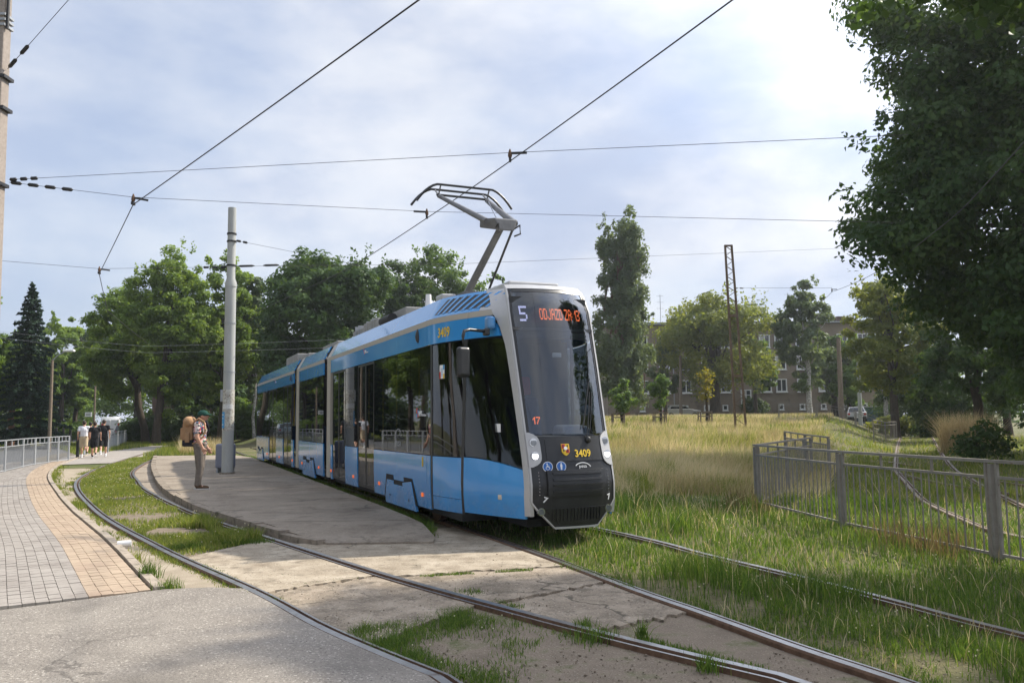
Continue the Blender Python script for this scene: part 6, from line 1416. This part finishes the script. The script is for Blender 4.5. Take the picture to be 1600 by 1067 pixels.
# between the rails of the loop
r_ = np.random.default_rng(8); n_ = 76000; Y = 9.6 * (40 / 9.6) ** r_.random(n_); X = xLL(Y) + .1 + (xLR(Y) - xLL(Y) - .2) * r_.random(n_); f = (X - xLL(Y)) / (xLR(Y) - xLL(Y))
nz = vnoise(X * 1.3, Y * .8, 1.1); nz2 = vnoise(X + 5, Y, 3.0); gap = (np.abs(Y - 12.6) < .5) & (f < .75) | (np.abs(Y - 14.6) < .35) & (f < .7)
k = (Y > 10.15 + 1.35 * f + .25 * (nz2 - .5)) & (r_.random(n_) < -.05 + 1.15 * nz) & ~(gap & (nz2 > .28))
h = .035 + .13 * nz * nz2 + .04 * r_.random(n_) + .10 * ((f > .6) & (nz > .55) & (Y < 14)); w = np.clip(.004 + Y * .0006, .008, .02)
blades('grass', X[k], Y[k], 0 * X[k], h[k], w[k], [(.11, .16, .04), (.17, .235, .055), (.235, .285, .08), (.34, .33, .16)], M['grass'], 9, .5, 'green grass and clover between the rails of the left loop track')
FX, FY = X[k][::170], Y[k][::170]; FZ = h[k][::170] + .02
# patch in the foreground, beside the curved rail
r_ = np.random.default_rng(10); n_ = 60000; Y = 3.6 + 4.0 * r_.random(n_); X = xLL(Y) + .10 + (xLR(Y) - xLL(Y) - .2) * r_.random(n_); f = (X - xLL(Y)) / (xLR(Y) - xLL(Y)); nz = vnoise(X + 3, Y, 2.0); nz2 = vnoise(X, Y + 7, 6)
edge = np.exp(-((f - .08) / .16) ** 2) * (Y < 6.7); top = np.exp(-((Y - (6.15 + 1.1 * f)) / .22) ** 2) * (f < .85)
dens = np.clip(.95 * edge + .85 * top + 1.3 * (nz - .55) * (Y < 6.1 + .9 * f), 0, 1); k = (r_.random(n_) < dens * (.3 + .9 * nz2)) & (Y < 6.4 + 1.1 * f)
h = .03 + .07 * dens * r_.random(n_) + .03 * nz2
blades('grass', X[k], Y[k], 0 * X[k] + .004, h[k], .006 + 0 * X[k], GP, M['grass'], 11, .8, 'low green weeds beside the curved rail in the foreground')
FX = np.r_[FX, X[k][::220]]; FY = np.r_[FY, Y[k][::220]]; FZ = np.r_[FZ, h[k][::220] + .02]
# sandy strip: tufts along kerb and rail
r_ = np.random.default_rng(12); n_ = 30000; Y = 7.9 * (33 / 7.9) ** r_.random(n_); s_ = r_.random(n_); wd = xLL(Y) - xKB(Y); nz = vnoise(X=None, y=None) if False else vnoise(Y * 1.7, s_ * 3 + 4, 1.0)
off = np.where(s_ < .62, wd - .09 - np.abs(r_.normal(0, .02 + .004 * Y, n_)), np.abs(r_.normal(0, .03 + .004 * Y, n_)) + .02); X = xKB(Y) + off
k = (off > 0) & (off < wd - .05) & (r_.random(n_) < np.where(s_ < .62, 1.0 * np.clip(nz - .3, 0, 1), 1.3 * np.clip(nz - .6, 0, 1) + .3 * (Y > 19)))
h = .02 + .06 * nz * r_.random(n_) + np.where((s_ >= .62) & (nz > .6), .12, 0) * r_.random(n_)
blades('grass', X[k], Y[k], 0 * X[k] + .012, h[k], np.clip(.003 + .0006 * Y[k], .007, .02), GL, M['grass'], 13, .5, 'sparse grass along the rail and kerb on the sandy strip')
# verge and meadow behind the platform at left
X, Y, R_, r_ = polar(70000, 36, 82, -31, -11, 14); tr_ = (X - TA[0]) * TP[0] + (Y - TA[1]) * TP[1]
nz = vnoise(X, Y, .3); k = (tr_ < -1.9) & (X > -22 - .62 * (Y - 41) + .8) & ~((Y < 39.8) & (X < xPR(Y) + .05)) & ~pip(X, Y, [(-20.5, 36), (-18.3, 33.6), (-16.7, 34.5), (-17.6, 39.3), (-19.2, 44), (-24.5, 60), (-26, 60), (-22.2, 41)])
dry = (vnoise(X, Y, .18) > .40) & (X / Y > -.40) & (Y > 40); h = .14 + .2 * nz + .1 * r_.random(len(X)); hd_ = .5 + .6 * nz; w = np.clip(R_ * .0008, .02, .05)
kk = k & ~dry; blades('grass', X[kk], Y[kk], hz(X[kk], Y[kk]), h[kk], w[kk], GL, M['grass'], 15, .4, 'green verge behind the island platform', True)
kk = k & dry; blades('dry_grass', X[kk], Y[kk], hz(X[kk], Y[kk]), hd_[kk], w[kk] * .8, DRY, M['straw'], 16, .35, 'tall dry grass behind the platform mast', True)
# far lawn left of the road
X, Y, R_, r_ = polar(26000, 50, 100, -46, -24, 17); k = X < -30 - .42 * (Y - 45) - 1.5
blades('grass', X[k], Y[k], 0 * X[k], .12 + .1 * r_.random(k.sum()), np.clip(R_[k] * .001, .03, .08), GL, M['grass'], 18, .4, 'short lawn beyond the road at far left', True)
# weeds in slab joints and along the platform edge beside the tram
r_ = np.random.default_rng(19); PXs = []; PYs = []; Hs = []
def line(a, b, n_, sp, h0, h1, thr=.45):
    t = r_.random(n_); x = a[0] + (b[0] - a[0]) * t + r_.normal(0, sp, n_); y = a[1] + (b[1] - a[1]) * t + r_.normal(0, sp, n_); k = vnoise(x * 2.5, y * 2.5 + 11, 1.2) > thr
    PXs.append(x[k]); PYs.append(y[k]); Hs.append(r_.uniform(h0, h1, k.sum()))
for y0 in np.arange(11.6, 38, 1.0): line((float(xPR(y0)) + .10, y0), (float(xPR(y0 + 1)) + .12, y0 + 1), 380, .07, .05, .22, .40)
line(g(660, 905), g(865, 893), 1300, .02, .02, .06, .35); line(g(540, 842), g(680, 836), 500, .02, .02, .05, .5); line(g(880, 885), g(990, 925), 1200, .05, .02, .07, .3)
line(g(450, 920), g(590, 902), 120, .01, .02, .04, .6); line(g(700, 925), g(1215, 1060), 2600, .04, .02, .06, .55); line(g(300, 880), g(440, 945), 900, .04, .02, .05, .45)
line(g(560, 1005), g(690, 1062), 900, .03, .02, .05, .4); line(g(420, 850), g(270, 862), 900, .06, .04, .12, .2)
for px, py, n_, sp, hh in ((912, 985, 90, .04, .10), (1003, 1000, 60, .02, .16), (1108, 1050, 120, .05, .13), (930, 1002, 260, .09, .10), (735, 930, 260, .07, .05), (780, 945, 120, .05, .04), (232, 905, 160, .05, .20), (262, 925, 120, .06, .15), (167, 838, 50, .03, .10)):
    x, y = g(px, py); PXs.append(r_.normal(x, sp, n_)); PYs.append(r_.normal(y, sp, n_)); Hs.append(r_.uniform(.4, 1.1, n_) * hh)
PXs = np.concatenate(PXs); PYs = np.concatenate(PYs); Hs = np.concatenate(Hs)
blades('weeds', PXs, PYs, 0 * PXs + .02, Hs, np.clip(.004 + .0005 * PYs, .006, .02), GP, M['grass'], 20, .55, 'tufts of grass in the slab joints and along the platform edge', cat='weeds')
# reddish dock and seed heads along the near barrier
r_ = np.random.default_rng(21); t = r_.random(5200); fx_ = np.interp(t, [0, .4, .8, 1], [4.3, 4.72, 5.28, 6.1]); fy_ = np.interp(t, [0, .4, .8, 1], [15.4, 12.07, 9.24, 6.5]); X = fx_ + r_.normal(-.1, .28, 5200); Y = fy_ + r_.normal(0, .2, 5200); k = (vnoise(X, Y, 1.3) > .55) & (r_.random(5200) < .5)
blades('weeds', X[k], Y[k], 0 * X[k], r_.uniform(.18, .5, k.sum()), r_.uniform(.006, .012, k.sum()), [(.10, .095, .04), (.15, .10, .055), (.25, .19, .10), (.10, .13, .04)], M['straw'], 22, .3, 'brown dock stalks along the foot of the near barrier', cat='weeds')
# clump of tall dry grass at the right edge of the track
r_ = np.random.default_rng(23); n_ = 2600; bx0 = at(1512, 700, 34).x; a = r_.uniform(0, 2 * math.pi, n_); rr_ = .85 * r_.random(n_) ** .5; X = bx0 + np.cos(a) * rr_ * 1.25; Y = 34 + np.sin(a) * rr_
o = blades('tall_grass_clump', X, Y, 0 * X, r_.uniform(.8, 1.9, n_), .022 + 0 * X, [(.42, .33, .19), (.58, .48, .31), (.66, .57, .38)], M['straw'], 24, .38, 'fan of tall dry grass beside the overgrown track')
# clover heads
r_ = np.random.default_rng(25); X, Y, R_, q_ = polar(420, 5.2, 16, 8, 40, 26); k = (X > xTL(Y) + .25) & (vnoise(X, Y, 1.1) > .52); FX = np.r_[FX, X[k]]; FY = np.r_[FY, Y[k]]; FZ = np.r_[FZ, .10 + .10 * q_.random(k.sum())]
n_ = len(FX); rd_ = np.clip(.004 + FY * .00045, .006, .012); dirs = np.array([(1, 0, 0), (0, 1, 0), (-1, 0, 0), (0, -1, 0), (0, 0, 1), (0, 0, -1)], float)
V = (np.stack([FX, FY, FZ], 1)[:, None, :] + dirs[None] * rd_[:, None, None]).reshape(-1, 3); tri = np.array([(0, 1, 4), (1, 2, 4), (2, 3, 4), (3, 0, 4), (1, 0, 5), (2, 1, 5), (3, 2, 5), (0, 3, 5)])
o = np_mesh('clover_flowers', V, (np.arange(n_)[:, None, None] * 6 + tri[None]).reshape(-1, 3), 3, M['leaf'], None, np.full((len(V), 3), .62)); tag(o, 'small white clover heads in the grass', 'flowers', kind='stuff')
# crumbs of stone on the crossing and track bed
r_ = np.random.default_rng(27); n_ = 5200; Y = 4.6 + 6.6 * r_.random(n_) ** 1.3; X = xLL(Y) + .1 + (xTL(Y) + .9 - xLL(Y)) * r_.random(n_); k = (vnoise(X, Y, 1.5) > .42) & (np.abs(X - xLR(Y)) > .12) & (np.abs(X - xTL(Y)) > .12); X = X[k]; Y = Y[k]; n_ = len(X)
sz = .003 + .008 * r_.random(n_) ** 4 + .002 * (Y < 6.5); V = (np.stack([X, Y, .030 + sz * .3 - .022 * (Y < 6.6)], 1)[:, None, :] + dirs[None] * (sz[:, None] * r_.uniform(.35, 1.5, (n_, 6)))[:, :, None] * np.array([1, 1, .7])).reshape(-1, 3)
o = np_mesh('gravel', V, (np.arange(n_)[:, None, None] * 6 + tri[None]).reshape(-1, 3), 3, M['dirt']); tag(o, 'loose stone crumbs on the old concrete crossing', 'gravel', kind='stuff')
# ------------------------------------------------------------------ thin summer haze
hv = bpy.data.materials.new('haze_air'); hv.use_nodes = True; n_ = hv.node_tree.nodes; n_.remove(n_['Principled BSDF'])
pv = n_.new('ShaderNodeVolumePrincipled'); pv.inputs['Color'].default_value = (.90, .95, 1.0, 1); pv.inputs['Density'].default_value = .0005; pv.inputs['Anisotropy'].default_value = .55
hv.node_tree.links.new(pv.outputs[0], n_['Material Output'].inputs['Volume'])
o = MB().box(-170, 150, -30, 160, -1.5, 24).build('haze', hv); tag(o, 'thin pale summer haze over the whole place', 'haze', kind='stuff')
